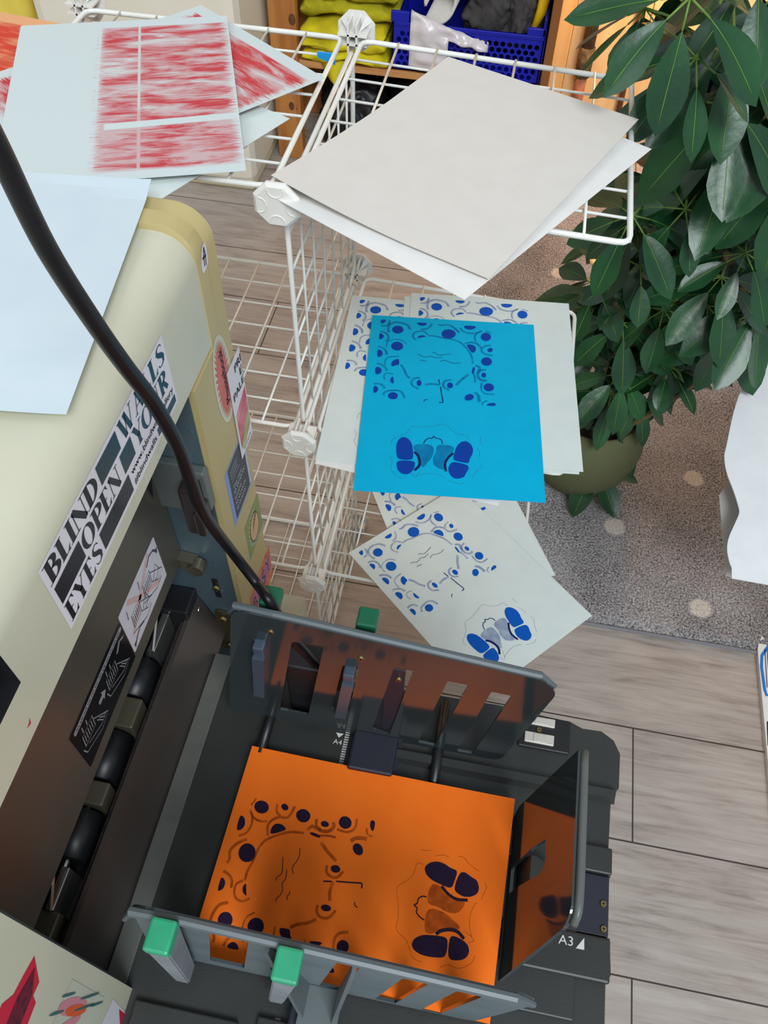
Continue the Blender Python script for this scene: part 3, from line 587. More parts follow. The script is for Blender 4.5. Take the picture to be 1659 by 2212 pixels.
# writing and scale marks on the tray
M_mark = mat('white_marking', (214, 214, 208), .6)
bm = bmesh.new(); zt = ZF+.0108
text(bm, 'A3', lambda a, b: Vector((.4275+a*.017, -.5245+b*.010, zt)), 0)
polyface(bm, [Vector(p) for p in ((.448, -.526, zt), (.458, -.526, zt), (.4575, -.513, zt))], 0)
zt = ZF+.0006
part('size_mark', bm, M_mark, tray, label='white A3 mark'); bm = bmesh.new()
text(bm, 'A4', lambda a, b: Vector((.1125+a*.012, -.335+b*.007, zt)), 0)
polyface(bm, [Vector(p) for p in ((.1135, -.319, zt), (.1245, -.319, zt), (.119, -.3255, zt))], 0)
part('size_mark', bm, M_mark, tray, label='white A4 mark'); bm = bmesh.new()
for i in range(34):
    y = -.375+.0034*i; polyface(bm, [Vector((a, b, zt)) for a, b in ((.1265, y), (.1325, y), (.1325, y+.0021), (.1265, y+.0021))], 0)
part('ruler_marks', bm, M_mark, tray); bm = bmesh.new()
for i in range(22):
    y = -.66-.0034*i; polyface(bm, [Vector((a, b, zt)) for a, b in ((.119, y), (.125, y), (.125, y+.0021), (.119, y+.0021))], 0)
part('ruler_marks', bm, M_mark, tray)
# ------------------------------------------------ side guides with slanted slots
GO = rounded([(-.036, .512), (.004, .803), (.352, .766), (.370, .742), (.338, .512)], [.004, .022, .01, .016, .02], 5)
SL = [[(.023, .742), (.039, .745), (.026, .62), (.008, .62)], [(.069, .752), (.106, .754), (.077, .545), (.038, .547)], [(.127, .715), (.146, .717), (.133, .588), (.110, .580)],
      [(.187, .733), (.209, .733), (.187, .530), (.163, .538)], [(.249, .723), (.273, .722), (.249, .522), (.226, .523)], [(.300, .716), (.324, .715), (.300, .518), (.279, .518)]]
def guard(y, out, label):
    """out = +1: outer side faces +y"""
    bm = bmesh.new(); plate(bm, GO, [rounded(s, .003, 3) for s in SL], lambda a, b, s: Vector((a, y+out*s, b)), .0035)
    for f in bm.faces:
        f.normal_update()
        if f.calc_center_median().y*out > y*out+.0034: f.material_index = 1
    nf = len(bm.faces)
    # rolled stiffening lip along the top, on the outer side
    tube(bm, [(-.004, y+out*.010, .776), (.006, y+out*.007, .800), (.05, y+out*.0055, .7990), (.348, y+out*.0055, .7665), (.366, y+out*.005, .748)], [.003, .0045, .0045, .0045, .003], 8, mi=2)
    g = part('paper_guide', bm, [M_guard, M_gout, M_lip], mach, label=label)
    for q, (xt, xb) in enumerate(((.040, .010), (.150, .118))):
        zt_ = (.800 if out < 0 else .782)-.010*q
        bm = bmesh.new(); o0, o1 = (y+out*.008, y+out*.034) if out < 0 else (y+out*.018, y+out*.042); w_ = .0105
        zb = .525 if out < 0 else .60
        hexa(bm, [(xb-w_*.8, o0, zb), (xb+w_*.8, o0, zb), (xb+w_*.8, o1-out*.006, zb), (xb-w_*.8, o1-out*.006, zb), (xt-w_, o0, zt_), (xt+w_, o0, zt_), (xt+w_, o1, zt_), (xt-w_, o1, zt_)])
        bmesh.ops.recalc_face_normals(bm, faces=bm.faces[:]); bmesh.ops.bevel(bm, geom=bm.edges[:], offset=.0015, segments=2, affect='EDGES')
        part('lever', bm, M_lever if out < 0 else M_black, g)
        bm = bmesh.new(); box(bm, xt-w_-.001, xt+w_+.001, min(o0, o1+out*.001), max(o0, o1+out*.001), zt_-.002, zt_+.013, .0025)
        part('lever_cap', bm, M_green if out < 0 else M_dgreen, g, label='green lever cap')
        # finger that reaches through the slot on the inner side
        if out > 0:
            xa = (.031, .136)[q]; bm = bmesh.new()
            box(bm, xa-.0068, xa+.0068, y-.012, y+.006, .722-.028*q, .742-.028*q, .002)
            hexa(bm, [(xa-.020, y-.010, .60-.02*q), (xa-.006, y-.010, .60-.02*q), (xa-.006, y+.002, .60-.02*q), (xa-.020, y+.002, .60-.02*q), (xa-.0075, y-.016, .722-.028*q), (xa+.0065, y-.016, .722-.028*q), (xa+.0065, y+.002, .722-.028*q), (xa-.0075, y+.002, .722-.028*q)])
            bmesh.ops.recalc_face_normals(bm, faces=bm.faces[:]); part('paper_finger', bm, mat('slate_finger', (72, 84, 98), .25), g)
    return g
gf = guard(-.320, 1, 'far side guide with six slanted slots')
gn = guard(-.618, -1, 'near side guide with green capped levers')
for x, z in ((.0455, .7665), (.1485, .7415)): screw(x, -.3205, z, .0042, M_brass, 'Y', gf)
bm = bmesh.new(); box(bm, .176, .200, -.317, -.311, .54, .722, .001); part('guide_arm', bm, M_navy, gf); screw(.193, -.3185, .700, .004, M_brass, 'Y', gf)
# outer ribs of the near guide and its foot
bm = bmesh.new()
for xa, xb in ((.125, .15), (.205, .185)):
    hexa(bm, [(xb-.002, -.655, .53), (xb+.002, -.655, .53), (xb+.002, -.6215, .53), (xb-.002, -.6215, .53), (xa-.002, -.630, .76), (xa+.002, -.630, .76), (xa+.002, -.6215, .76), (xa-.002, -.6215, .76)])
box(bm, .145, .19, -.665, -.6215, .522, .532, .001); part('guide_rib', bm, mat('grey_rib', (104, 112, 114), .4), gn)
bm = bmesh.new(); box(bm, .045, .100, -.300, -.262, ZF, .640, .004); part('drive_box', bm, M_black, tray)
# end stop: a tilted glossy plate with one slanted opening
def stopf(a, b, s):   # a along y (0 near .. 1 far), b up (0..1)
    y = -.580+a*.178 + b*.046; return Vector((.366+b*.040-s, y, .505+b*.205))
ol = rounded([(.02, 0), (1.06, 0), (1.10, .10), (.94, 1.0), (.02, 1.0), (-.04, .93)], [.02, .03, .04, .01, .05, .08], 4)
hl = rounded([(.53, .06), (.70, .06), (.66, .40), (.61, .60), (.47, .62), (.42, .56), (.50, .24)], [.01, .03, .03, .02, .03, .03, .03], 3)
bm = bmesh.new(); plate(bm, ol, [hl], stopf, .004)
stop = part('end_stop', bm, M_guard, mach, label='glossy dark end stop at the right of the tray')
bm = bmesh.new(); tube(bm, smoothpath([stopf(.94, 1.0, -.003), stopf(.5, 1.008, -.003), stopf(.06, 1.006, -.003), stopf(-.03, .95, -.003)], 5), .0045, 8); part('stop_rim', bm, mat('grey_rim', (92, 96, 92), .4), stop, True)
bm = bmesh.new(); hexa(bm, [(.372, -.50, ZF), (.43, -.50, ZF), (.43, -.445, ZF), (.372, -.445, ZF), (.380, -.497, ZF+.07), (.386, -.497, ZF+.07), (.386, -.448, ZF+.07), (.380, -.448, ZF+.07)]); part('stop_foot', bm, M_tray, stop)
# the orange sheet lies in the tray
sheet('orange sheet printed with navy eyes, face and feet, lying in the output tray', .1826, -.4935, 88.9, ZF+.0140, .25, .350, [M_orange, I_nav, I_nav_l, I_navline, ink('brown_pencil', (90, 40, 20), .6)], True, bend=lambda u, v: .010*(v*v)+.004*u)
# ------------------------------------------------ low box behind the machine's far corner
bm = bmesh.new(); hexa(bm, [(-.048, -.125, .0), (.004, -.125, .0), (.004, -.062, .0), (-.048, -.062, .0), (-.048, -.125, .40), (.002, -.125, .40), (.002, -.062, .40), (-.048, -.062, .40)])
bmesh.ops.bevel(bm, geom=bm.edges[:], offset=.002, segments=2, affect='EDGES')
part('side_column', bm, mat('worn_cream_steel', (208, 206, 186), .5, c2=(190, 184, 160), scale=18), mach, label='worn cream steel column by the wire rack')
# ================================================================ STICKERS (on the machine)
XF = X0+.0012
def sticker_face(x):
    """surface at x facing +x: a runs along +y (reading direction), b up"""
    def mk(y0, z0, w, h): return lambda a, b, d=0: Vector((x+.0003+d, y0+a*w, z0+b*h))
    return mk
def sbase(bm, fn, pts, mi): polyface(bm, [fn(a, b) for a, b in pts], mi)
SQ = [(0, 0), (1, 0), (1, 1), (0, 1)]
# high-contrast serif letters drawn as tapered strokes
TH, TN = .21, .04
def ell(cx, cy, rx, ry, a0, a1, n=12): return [(cx+rx*math.cos(math.radians(a0+(a1-a0)*i/n)), cy+ry*math.sin(math.radians(a0+(a1-a0)*i/n))) for i in range(n+1)]
def sw(n, lo=TN, hi=TH): return [lo+(hi-lo)*math.sin(math.pi*i/n)**1.3 for i in range(n+1)]
def serif(x, y, w=.34): return ([(x-w/2, y), (x+w/2, y)], TN)
GL = {
 'B': (.68, [([(.2, 0), (.2, 1)], TH), serif(.16, .02), serif(.16, .98), (ell(.28, .75, .27, .23, 90, -90), sw(12)), (ell(.28, .27, .33, .25, 90, -90), sw(12))]),
 'L': (.60, [([(.2, 0), (.2, 1)], TH), serif(.2, .98), ([(.05, .02), (.56, .02)], TN), ([(.46, .02), (.58, .24)], [.10, .02])]),
 'I': (.36, [([(.19, 0), (.19, 1)], TH), serif(.19, .98), serif(.19, .02)]),
 'N': (.78, [([(.12, 0), (.12, 1)], TN), ([(.14, .98), (.66, .02)], TH*1.05), ([(.68, 0), (.68, 1)], TN), serif(.12, .02, .22), serif(.68, .98, .22)]),
 'D': (.74, [([(.2, 0), (.2, 1)], TH), serif(.16, .02), serif(.16, .98), (ell(.26, .5, .40, .48, 90, -90, 14), sw(14))]),
 'W': (1.02, [([(.10, 1), (.32, 0)], TH*.9), ([(.34, 0), (.50, .9)], TN), ([(.44, 1), (.66, 0)], TH*.9), ([(.68, 0), (.88, 1)], TN), serif(.1, .98, .26), serif(.88, .98, .2)]),
 'A': (.74, [([(.10, 0), (.36, 1)], TN), ([(.34, 1), (.60, 0)], TH*.95), ([(.18, .33), (.52, .33)], TN), serif(.1, .02, .2), serif(.62, .02, .28)]),
 'S': (.58, [([(.50, .80), (.44, .93), (.30, .98), (.16, .91), (.11, .76), (.20, .62), (.36, .48), (.48, .32), (.45, .12), (.30, .02), (.14, .07), (.07, .22)], [.03, .05, .05, .09, .16, .20, .22, .18, .12, .05, .05, .03])]),
 'O': (.78, [(ell(.38, .5, .30, .48, 90, 450, 28), [TN+(TH-TN)*abs(math.sin(2*math.pi*i/28))**1.3 for i in range(29)])]),
 'P': (.66, [([(.2, 0), (.2, 1)], TH), serif(.16, .98), serif(.2, .02), (ell(.28, .72, .31, .26, 90, -90), sw(12))]),
 'E': (.64, [([(.2, 0), (.2, 1)], TH), ([(.03, .98), (.56, .98)], TN), ([(.2, .5), (.42, .5)], TN), ([(.03, .02), (.58, .02)], TN), ([(.48, .98), (.56, .76)], [.10, .02]), ([(.48, .02), (.60, .24)], [.10, .02])]),
 'Y': (.72, [([(.12, 1), (.36, .45)], TH*.9), ([(.62, 1), (.38, .45)], TN), ([(.36, .5), (.36, 0)], TH*.9), serif(.12, .98, .26), serif(.62, .98, .22), serif(.36, .02, .3)]),
 'U': (.76, [([(.18, 1), (.18, .35), (.22, .12), (.38, .02), (.54, .12), (.60, .35), (.60, 1)], [TH, TH, TH*.7, TN, TN, TN, TN]), serif(.18, .98, .3), serif(.60, .98, .22)]),
 'R': (.74, [([(.2, 0), (.2, 1)], TH), serif(.16, .98), serif(.18, .02), (ell(.28, .75, .29, .23, 90, -90), sw(12)), ([(.36, .52), (.62, .02)], TH*.9)]),
}
def display(bm, word, fn, a0, a1, b0, b1, mi):
    W = sum(GL[c][0] for c in word); x = 0; asp = (b1-b0)*.082/((a1-a0)*.2515)   # glyph height over word width in metres
    for c in word:
        w_, st = GL[c]
        for pts, wd in st:
            L, R = ribbon2(pts, wd)
            mp = lambda p: fn(a0+(x+p.x)/W*(a1-a0), b0+p.y*(b1-b0), .0003)
            A = [bm.verts.new(mp(p)) for p in L]; B = [bm.verts.new(mp(p)) for p in R]
            for i in range(len(A)-1): bm.faces.new((A[i], B[i], B[i+1], A[i+1])).material_index = mi
        x += w_
M_teal = mat('dark_teal_ink', (22, 46, 56), .3)
def squiggle(bm, fn, mi, n=12, w=.35):
    """a line of print too small to read"""
    pts = [(i/n, .5+(.35 if i % 2 else -.35)*(1 if (i*7) % 11 else .2)) for i in range(n+1)]
    for k in range(0, n-3, 5): ribbon(bm, [(p[0], p[1]*.02) for p in pts[k:k+5]], w*.02, lambda a, b: fn(a, b/.02), mi)
f = sticker_face(X0)(-.4725, 1.0150, .2505, .0825)
bm = bmesh.new(); sbase(bm, f, SQ, 0)
def bar(a0, a1, b0, b1, mi): polyface(bm, [f(a, b, .0003) for a, b in ((a0, b0), (a1, b0), (a1, b1), (a0, b1))], mi)
r1, r2, r3 = (.69, .96), (.37, .64), (.05, .32)
display(bm, 'BLIND', f, .015, .375, *r1, 1); bar(.395, .555, r1[0], r1[1]-.01, 2); display(bm, 'WALLS', f, .575, .985, *r1, 2)
bar(.02, .195, r2[0], r2[1]-.01, 1); display(bm, 'OPEN', f, .205, .50, *r2, 1); bar(.53, .625, *r2, 2); display(bm, 'YOUR', f, .64, .965, *r2, 2)
display(bm, 'EYES', f, .015, .275, *r3, 1); bar(.29, .545, r3[0]+.01, r3[1], 1)
text(bm, 'www.blindwalls.gallery', lambda a, b: f(.565+a*.415, .225+b*.085, .0004), 1, .02)
text(bm, '#blindwalls', lambda a, b: f(.565+a*.215, .07+b*.085, .0004), 1, .02); bar(.80, .985, .05, .16, 2)
part('sticker', bm, [M_label_w, M_label_k, M_teal], mach, label='long black and white BLIND WALLS OPEN YOUR EYES sticker')
# exit panel labels ------------------------------------------------
M_pinkx = mat('pale_pink_cross', (226, 186, 184), .5); M_draw = mat('slate_drawing', (70, 76, 92), .5); M_gl = mat('grey_drawing', (150, 152, 156), .5)
def label_draw(bm, fn, mi, mj):
    """line drawing of the tray being folded"""
    def ln(pts, w=.012, m=mi, d=.0004): 
        L, R = ribbon2(pts, w); A = [bm.verts.new(fn(p.x, p.y, d)) for p in L]; B = [bm.verts.new(fn(p.x, p.y, d)) for p in R]
        for i in range(len(A)-1): bm.faces.new((A[i], B[i], B[i+1], A[i+1])).material_index = m
    return ln
f = sticker_face(-.117)(-.3475, .706, .1105, .084)
bm = bmesh.new(); sbase(bm, f, rounded(SQ, .03, 3), 0); ln = label_draw(bm, f, 2, 1)
ln([(.10, .30), (.42, .60), (.80, .95)], .07, 1); ln([(.20, .93), (.42, .60), (.86, .16)], .07, 1)
for x0, y0 in ((.16, .36), (.50, .42)):
    ln([(x0, y0), (x0+.20, y0), (x0+.22, y0+.26), (x0+.02, y0+.26), (x0, y0)])
    for i in range(5): ln([(x0+.03+.035*i, y0+.04), (x0+.045+.035*i, y0+.21)], .012)
    ln([(x0-.04, y0+.3), (x0-.02, y0+.46)]); ln([(x0+.20, y0), (x0+.32, y0-.16), (x0+.46, y0-.12), (x0+.22, y0+.2)])
    ln([(x0-.05, y0-.05), (x0+.25, y0-.26), (x0+.40, y0-.22)]); ln([(x0+.24, y0-.02), (x0+.36, y0+.16), (x0+.40, y0-.04), (x0+.26, y0-.10)])
ln([(.34, .14), (.24, .20), (.14, .16), (.08, .10)], .03); ln([(.70, .80), (.80, .88), (.90, .84), (.95, .74)], .03); polyface(bm, [f(a, b, .0005) for a, b in ((.92, .76), (.99, .77), (.96, .66))], 2); polyface(bm, [f(a, b, .0005) for a, b in ((.11, .14), (.04, .14), (.05, .04))], 2)
part('sticker', bm, [M_label_w, M_pinkx, M_draw], exitp, label='white instruction label crossed out in pink')
f = sticker_face(-.117)(-.4840, .700, .1350, .083)
M_lab = mat('gloss_black_label', (20, 20, 24), .15)
bm = bmesh.new(); sbase(bm, f, rounded(SQ, .03, 3), 0); ln = label_draw(bm, f, 1, 1)
polyface(bm, [f(a, b, .0003) for a, b in rounded([(.05, .84), (.99, .84), (.99, .93), (.05, .93)], .03, 3)], 1)
squiggle(bm, lambda a, b: f(.08+a*.88, .865+b*.04, .0005), 0, 60)
for x0, y0, s in ((.08, .42, 1), (.56, .42, 1)):
    ln([(x0, y0), (x0+.18, y0), (x0+.20, y0+.22), (x0+.02, y0+.22), (x0, y0)])
    for i in range(5): ln([(x0+.03+.03*i, y0+.04), (x0+.045+.03*i, y0+.18)], .010)
    ln([(x0-.04, y0+.02), (x0-.02, y0-.12), (x0+.22, y0-.28), (x0+.36, y0-.22), (x0+.20, y0+.12)]); ln([(x0+.04, y0-.05), (x0+.24, y0-.20), (x0+.32, y0-.18)]); ln([(x0+.05, y0+.25), (x0+.06, y0+.36)]); ln([(x0+.12, y0+.25), (x0+.13, y0+.34)])
    for i in range(3): ln([(x0+.22+.03*i, y0+.0-.03*i), (x0+.27+.03*i, y0-.18)], .010)
polyface(bm, [f(a, b, .0005) for a, b in ((.40, .52), (.47, .52), (.47, .46), (.53, .56), (.47, .66), (.47, .60), (.40, .60))], 1); ln([(.82, .66), (.90, .76), (.97, .70)], .04)
part('sticker', bm, [M_lab, M_gl], exitp, label='black instruction label with grey line drawings')
# far cover stickers -----------------------------------------------
XK = X0+.001
M_clr = mat('clear_film', (206, 204, 178), .3); M_red = mat('coral_ink', (212, 112, 104), .5, c2=(204, 98, 90), scale=60); M_slate = mat('slate_ink', (52, 60, 72), .5)
# oval with a spiky burst, its word reading upward
cy_, cz_, ry_, rz_ = -.1135, .938, .026, .062
fo = lambda p, q, d=0: Vector((XK+.0003+d, cy_+p*ry_*1.0, cz_+q*rz_))
sh = math.radians(0)
bm = bmesh.new(); polyface(bm, [fo(math.cos(2*math.pi*i/40), math.sin(2*math.pi*i/40)) for i in range(40)], 0)
n = 34; polyface(bm, [fo(math.cos(2*math.pi*i/(2*n))*(.86 if i % 2 else .56), math.sin(2*math.pi*i/(2*n))*(.93 if i % 2 else .72), .0002) for i in range(2*n)], 1)
text(bm, 'Phassebook', lambda a, b: fo(.30-b*.42, -.62+a*1.30, .0004), 2, .06)
part('sticker', bm, [M_clr, M_red, M_slate], mach, label='oval sticker with a coral burst reading Phassebook')
f = sticker_face(XK+.0008)(-.104, .791, .047, .148)
M_rg = mat('red_petal', (196, 62, 86), .5, c2=(226, 150, 160), scale=30); M_gg = mat('green_petal', (146, 156, 78), .5, c2=(190, 196, 150), scale=30)
bm = bmesh.new(); sbase(bm, f, SQ, 0)
for i, t_ in enumerate(('PRI', 'E', 'PALE')): text(bm, t_, lambda a, b, y=.86-.11*i, w_=(.50, .22, .84)[i], x_=(.46, .74, .12)[i]: f(x_+a*w_, y+b*.075, .0003), 1, .06)
polyface(bm, [f(a, b, .0003) for a, b in ((.12, .50), (.95, .58), (.95, .34), (.12, .12))], 2); polyface(bm, [f(a, b, .0003) for a, b in ((.12, .11), (.95, .33), (.95, .16), (.30, .05))], 3)
squiggle(bm, lambda a, b: f(.25+a*.65, .035+b*.03, .0004), 1, 20)
part('sticker', bm, [M_label_w, M_slate, M_rg, M_gg], mach, label='white sticker with red and green petals')
f = sticker_face(XK-.0001)(-.160, .722, .076, .103)
M_bl = mat('periwinkle_film', (120, 150, 214), .4); M_ink2 = mat('charcoal_card', (62, 66, 74), .5); M_lt = mat('light_type', (196, 200, 206), .5)
bm = bmesh.new(); sbase(bm, f, SQ, 0); polyface(bm, [f(a, b, .0002) for a, b in ((.13, .04), (.90, .04), (.90, .97), (.13, .97))], 1); polyface(bm, [f(a, b, .0002) for a, b in ((.92, .02), (.98, .02), (.98, .97), (.92, .97))], 2)
text(bm, 'The new', lambda a, b: f(.20+a*.44, .56+b*.062, .0008), 2)
for i, l in enumerate((.62, .36, .58, .52)): squiggle(bm, lambda a, b, y=.455-.105*i, l=l: f(.20+a*l, y+b*.06, .0003), 2, 20)
for i in range(3): squiggle(bm, lambda a, b, y=.86-.06*i: f(.20+a*.36, y+b*.03, .0003), 2, 20)
polyface(bm, [f(a, b, .0003) for a, b in ((.2, .685), (.62, .685), (.62, .69), (.2, .69))], 2)
part('sticker', bm, [M_bl, M_ink2, M_lt], mach, label='charcoal sticker with blue edge and pale lettering')
f = sticker_face(XK)(-.134, .606, .063, .076)
M_gr = mat('leaf_green_sticker', (130, 150, 84), .5); M_skin = mat('peach_ink', (216, 170, 132), .5); M_dk = mat('brown_ink', (90, 66, 52), .5)
bm = bmesh.new(); sbase(bm, f, SQ, 0)
polyface(bm, [f(.52+.30*math.cos(t), .48+.36*math.sin(t), .0002) for t in [2*math.pi*i/24 for i in range(24)]], 2)
polyface(bm, [f(.52+.27*math.cos(t), .48+.33*math.sin(t), .0003) for t in [2*math.pi*i/24 for i in range(24)]], 1)
for i in range(5): polyface(bm, [f(.40+.06*i+dx, .42+.05*i+dy, .0004) for dx, dy in ((0, 0), (.03, .02), (.10, .22), (.07, .24))], 2)
for i in range(16):
    t = math.radians(60+15*i); polyface(bm, [f(.52+r_*math.cos(t+dt)*.95, .48+r_*math.sin(t+dt)*1.05, .0003) for r_, dt in ((.36, 0), (.36, .12), (.42, .12), (.42, 0))], 3)
part('sticker', bm, [M_gr, M_skin, M_dk, M_lt], mach, label='green square sticker with a hand in a ring')
f = sticker_face(XK)(-.166, .458, .105, .080)
M_or = mat('red_orange_art', (206, 76, 56), .5, c2=(226, 150, 40), scale=90, detail=2); M_lil = mat('lilac_lettering', (164, 130, 168), .5, c2=(190, 80, 110), scale=120)
bm = bmesh.new(); polyface(bm, [f(a, b) for a, b in ((0, .20), (.98, 0), (1, .98), (.04, 1.10))], 0)
polyface(bm, [f(a, b, .0002) for a, b in ((.06, .42), (.5, .30), (.94, .28), (.95, .86), (.5, .92), (.08, .98))], 1)
for i, c in enumerate('BASY'): text(bm, c, lambda a, b, i=i: f(.10+.22*i+a*.15, .42+b*.40, .0004), 2)
part('sticker', bm, [M_or, M_lil, M_slate], mach, label='red and orange graffiti sticker with dark letters on lilac')
bm = bmesh.new(); fn = lambda a, b, d=0: Vector((XK+.0003+d, -.1165+a*.02, 1.080+b*.028))
polyface(bm, [fn(a, b) for a, b in rounded([(.1, 0), (.9, .1), (1, .9), (.5, 1), (0, .4)], .2, 3)], 0)
for pts in ([(.6, .15), (.7, .5), (.65, .85)], [(.4, .2), (.5, .6), (.65, .85)], [(.3, .55), (.75, .5)]): ribbon(bm, pts, .10, lambda a, b: fn(a, b, .0002), 1)
part('sticker', bm, [M_label_w, M_label_k], mach, label='tiny figure sticker near the top of the far cover')
# near cover stickers
XN = X0+.001
bm = bmesh.new(); fn = lambda y, z, d=0: Vector((XN+.0003+d, y, z))
M_crim = mat('crimson_sticker', (208, 34, 62), .45); M_mar = mat('maroon_lettering', (120, 24, 50), .5, c2=(70, 20, 40), scale=200)
polyface(bm, [fn(y, z) for y, z in ((-.675, .833), (-.690, .800), (-.700, .802), (-.704, .790), (-.722, .790), (-.75, .80), (-.75, .86), (-.712, .860), (-.704, .845), (-.690, .840))], 0)
polyface(bm, [fn(y, z, .0003) for y, z in ((-.682, .823), (-.700, .806), (-.74, .806), (-.74, .836), (-.705, .835))], 1)
part('sticker', bm, [M_crim, M_mar], ne, label='ragged crimson sticker')
bm = bmesh.new(); M_pk = mat('pink_petal', (214, 140, 150), .5); M_of = mat('orange_flame', (226, 96, 50), .5); M_tl = mat('teal_stroke', (60, 110, 110), .5); M_film = mat('pale_film', (206, 208, 188), .35)
polyface(bm, [fn(y, z) for y, z in ((-.678, .72), (-.680, .60), (-.74, .58), (-.76, .74))], 3)
def petal(y, z, w, h, mi, d, rot=0):
    c, s = math.cos(rot), math.sin(rot)
    polyface(bm, [fn(y+(w*math.cos(t)*c-h*math.sin(t)*s), z+(w*math.cos(t)*s+h*math.sin(t)*c), d) for t in [2*math.pi*i/20 for i in range(20)]], mi)
petal(-.697, .690, .008, .040, 0, .0002, .12); petal(-.699, .678, .005, .030, 1, .0004, .12); petal(-.713, .690, .005, .035, 0, .0003, .3)
for y, z, h in ((-.690, .715, .018), (-.694, .655, .030), (-.684, .650, .028), (-.706, .73, .018), (-.688, .62, .02)): petal(y, z, .0012, h, 2, .0005, .2)
part('sticker', bm, [M_pk, M_of, M_tl, M_film], ne, label='clear sticker with pink and orange flower drawing')
bm = bmesh.new(); polyface(bm, [fn(y, z) for y, z in ((-.678, .566), (-.690, .43), (-.74, .43), (-.725, .59))], 0); polyface(bm, [fn(y, z, .0002) for y, z in ((-.684, .530), (-.688, .46), (-.72, .46))], 1)
part('sticker', bm, [M_label_w, M_crim], ne, label='white sticker with a crimson shape')
# small smudges of ink on the beige face are in its own part
bm = bmesh.new(); polyface(bm, [Vector((X0+.0003, y, z)) for y, z in ((-.553, 1.012), (-.548, 1.010), (-.546, 1.016), (-.549, 1.013))], 0); part('paint_fleck', bm, M_crim, cover, label='small pink paint fleck')
# ================================================================ LARGE SHEET ON THE MACHINE
def bendM(u, v):   # u along 420 mm, v along 297 mm
    e = max(0, u-.80)/.20
    return .003 + .008*math.sin(math.pi*min(1, u*1.05))*(1-v*.5) + .016*max(0, u-v*3-.72)
sheet('large pale blue-white sheet lying curled on top of the beige machine', -.2924, -.2440, 8.1, ZT+.0055, .42, .300, [mat('cool_white_paper', (203, 216, 222), .45, c2=(198, 212, 219), scale=18)], bend=bendM, name='paper_sheet', n=(30, 22))
# ================================================================ BLACK CABLE
bm = bmesh.new()
pts = [onx(-150, 40, .006), onx(-60, 215, 0.006), onx(0, 330, .006), onx(100, 535, .006), onx(200, 692, .006), onx(270, 790, .006), onx(330, 868, .006), onx(382, 960, .006), onx(412, 1040, .004), onx(440, 1110, .004), onx(500, 1190, .0), onx(548, 1252, .02), ony(580, 1295, -.302), ony(603, 1332, -.303), ony(630, 1380, -.303), ony(655, 1405, -.300), ony(690, 1440, -.29), (.15, -.28, .515)]
# keep the run in front of the guide's outer side
pp = smoothpath(pts, 7)
tube(bm, pp, .0057, 14)
o = link('power_cable', bm, mat('black_rubber', (12, 12, 16), .38, c2=(18, 18, 22), scale=60, spec=.35), None, True, label='thick black cable hanging across the front of the beige machine', category='cable')
# ================================================================ POTTED PLANT
def pot_mat():
    m = bpy.data.materials.new('woven_green'); m.use_nodes = True; k = NT(m); b = k.n['Principled BSDF']
    tc = k.new('ShaderNodeTexCoord'); sp = k.new('ShaderNodeSeparateXYZ'); k.link(tc.outputs['Object'], sp.inputs[0])
    wv = k.math('SINE', k.math('MULTIPLY', sp.outputs[2], 1500)); an = k.math('ARCTAN2', k.math('SUBTRACT', sp.outputs[1], .0), k.math('SUBTRACT', sp.outputs[0], .0))
    w2 = k.math('SINE', k.math('MULTIPLY', an, 110)); s = k.math('MULTIPLY_ADD', k.math('MULTIPLY', wv, w2), .5, .5)
    cr = k.new('ShaderNodeValToRGB'); cr.color_ramp.elements[0].color = srgb((62, 68, 42)); cr.color_ramp.elements[1].color = srgb((122, 126, 84)); k.link(s, cr.inputs[0])
    k.link(cr.outputs[0], b.inputs['Base Color']); b.inputs['Roughness'].default_value = .7
    bp = k.new('ShaderNodeBump'); bp.inputs['Strength'].default_value = .6; bp.inputs['Distance'].default_value = .003; k.link(s, bp.inputs['Height']); k.link(bp.outputs[0], b.inputs['Normal']); return m
PX, PY = .500, .640
plant = thing('umbrella_plant', 'tall green umbrella plant with glossy leaf fans in a woven green pot on the rug', 'potted plant', (PX, PY, .012))
bm = bmesh.new(); prf = [(.0, .014), (.085, .014), (.105, .03), (.124, .08), (.130, .13), (.124, .18), (.112, .215), (.104, .23), (.098, .228), (.104, .19), (.0, .188)]
N = 40; R = [[bm.verts.new((r*math.cos(2*math.pi*i/N), r*math.sin(2*math.pi*i/N), z)) for i in range(N)] if r > 0 else [bm.verts.new((0, 0, z))] for r, z in prf]
for a, b in zip(R, R[1:]):
    for i in range(N):
        j = (i+1) % N
        if len(a) == 1: bm.faces.new((a[0], b[j], b[i]))
        elif len(b) == 1: bm.faces.new((a[i], a[j], b[0]))
        else: bm.faces.new((a[i], a[j], b[j], b[i]))
bmesh.ops.recalc_face_normals(bm, faces=bm.faces[:])
o = link('pot', bm, pot_mat(), plant, True); o.location = (0, 0, 0)
bm = bmesh.new(); bmesh.ops.create_cone(bm, cap_ends=True, segments=30, radius1=.1, radius2=.1, depth=.01, matrix=Matrix.Translation((PX, PY, .207))); part('soil', bm, mat('potting_soil', (48, 38, 30), .95, c2=(30, 24, 20), scale=80, bump=.8), plant)
M_stem = mat('woody_stem', (110, 104, 66), .6, c2=(88, 78, 50), scale=40); M_pet = mat('leaf_stalk', (112, 146, 60), .5, c2=(92, 128, 50), scale=30)
stems = [[(.49, .62, .2), (.48, .60, .5), (.50, .56, .8), (.47, .55, 1.12)], [(.53, .63, .2), (.57, .58, .5), (.62, .55, .8), (.60, .50, 1.15)], [(.51, .66, .2), (.60, .66, .45), (.70, .60, .7), (.74, .55, .98)], [(.46, .64, .2), (.43, .63, .42), (.42, .62, .66)], [(.54, .60, .2), (.60, .54, .36), (.66, .50, .52)]]
sp = []
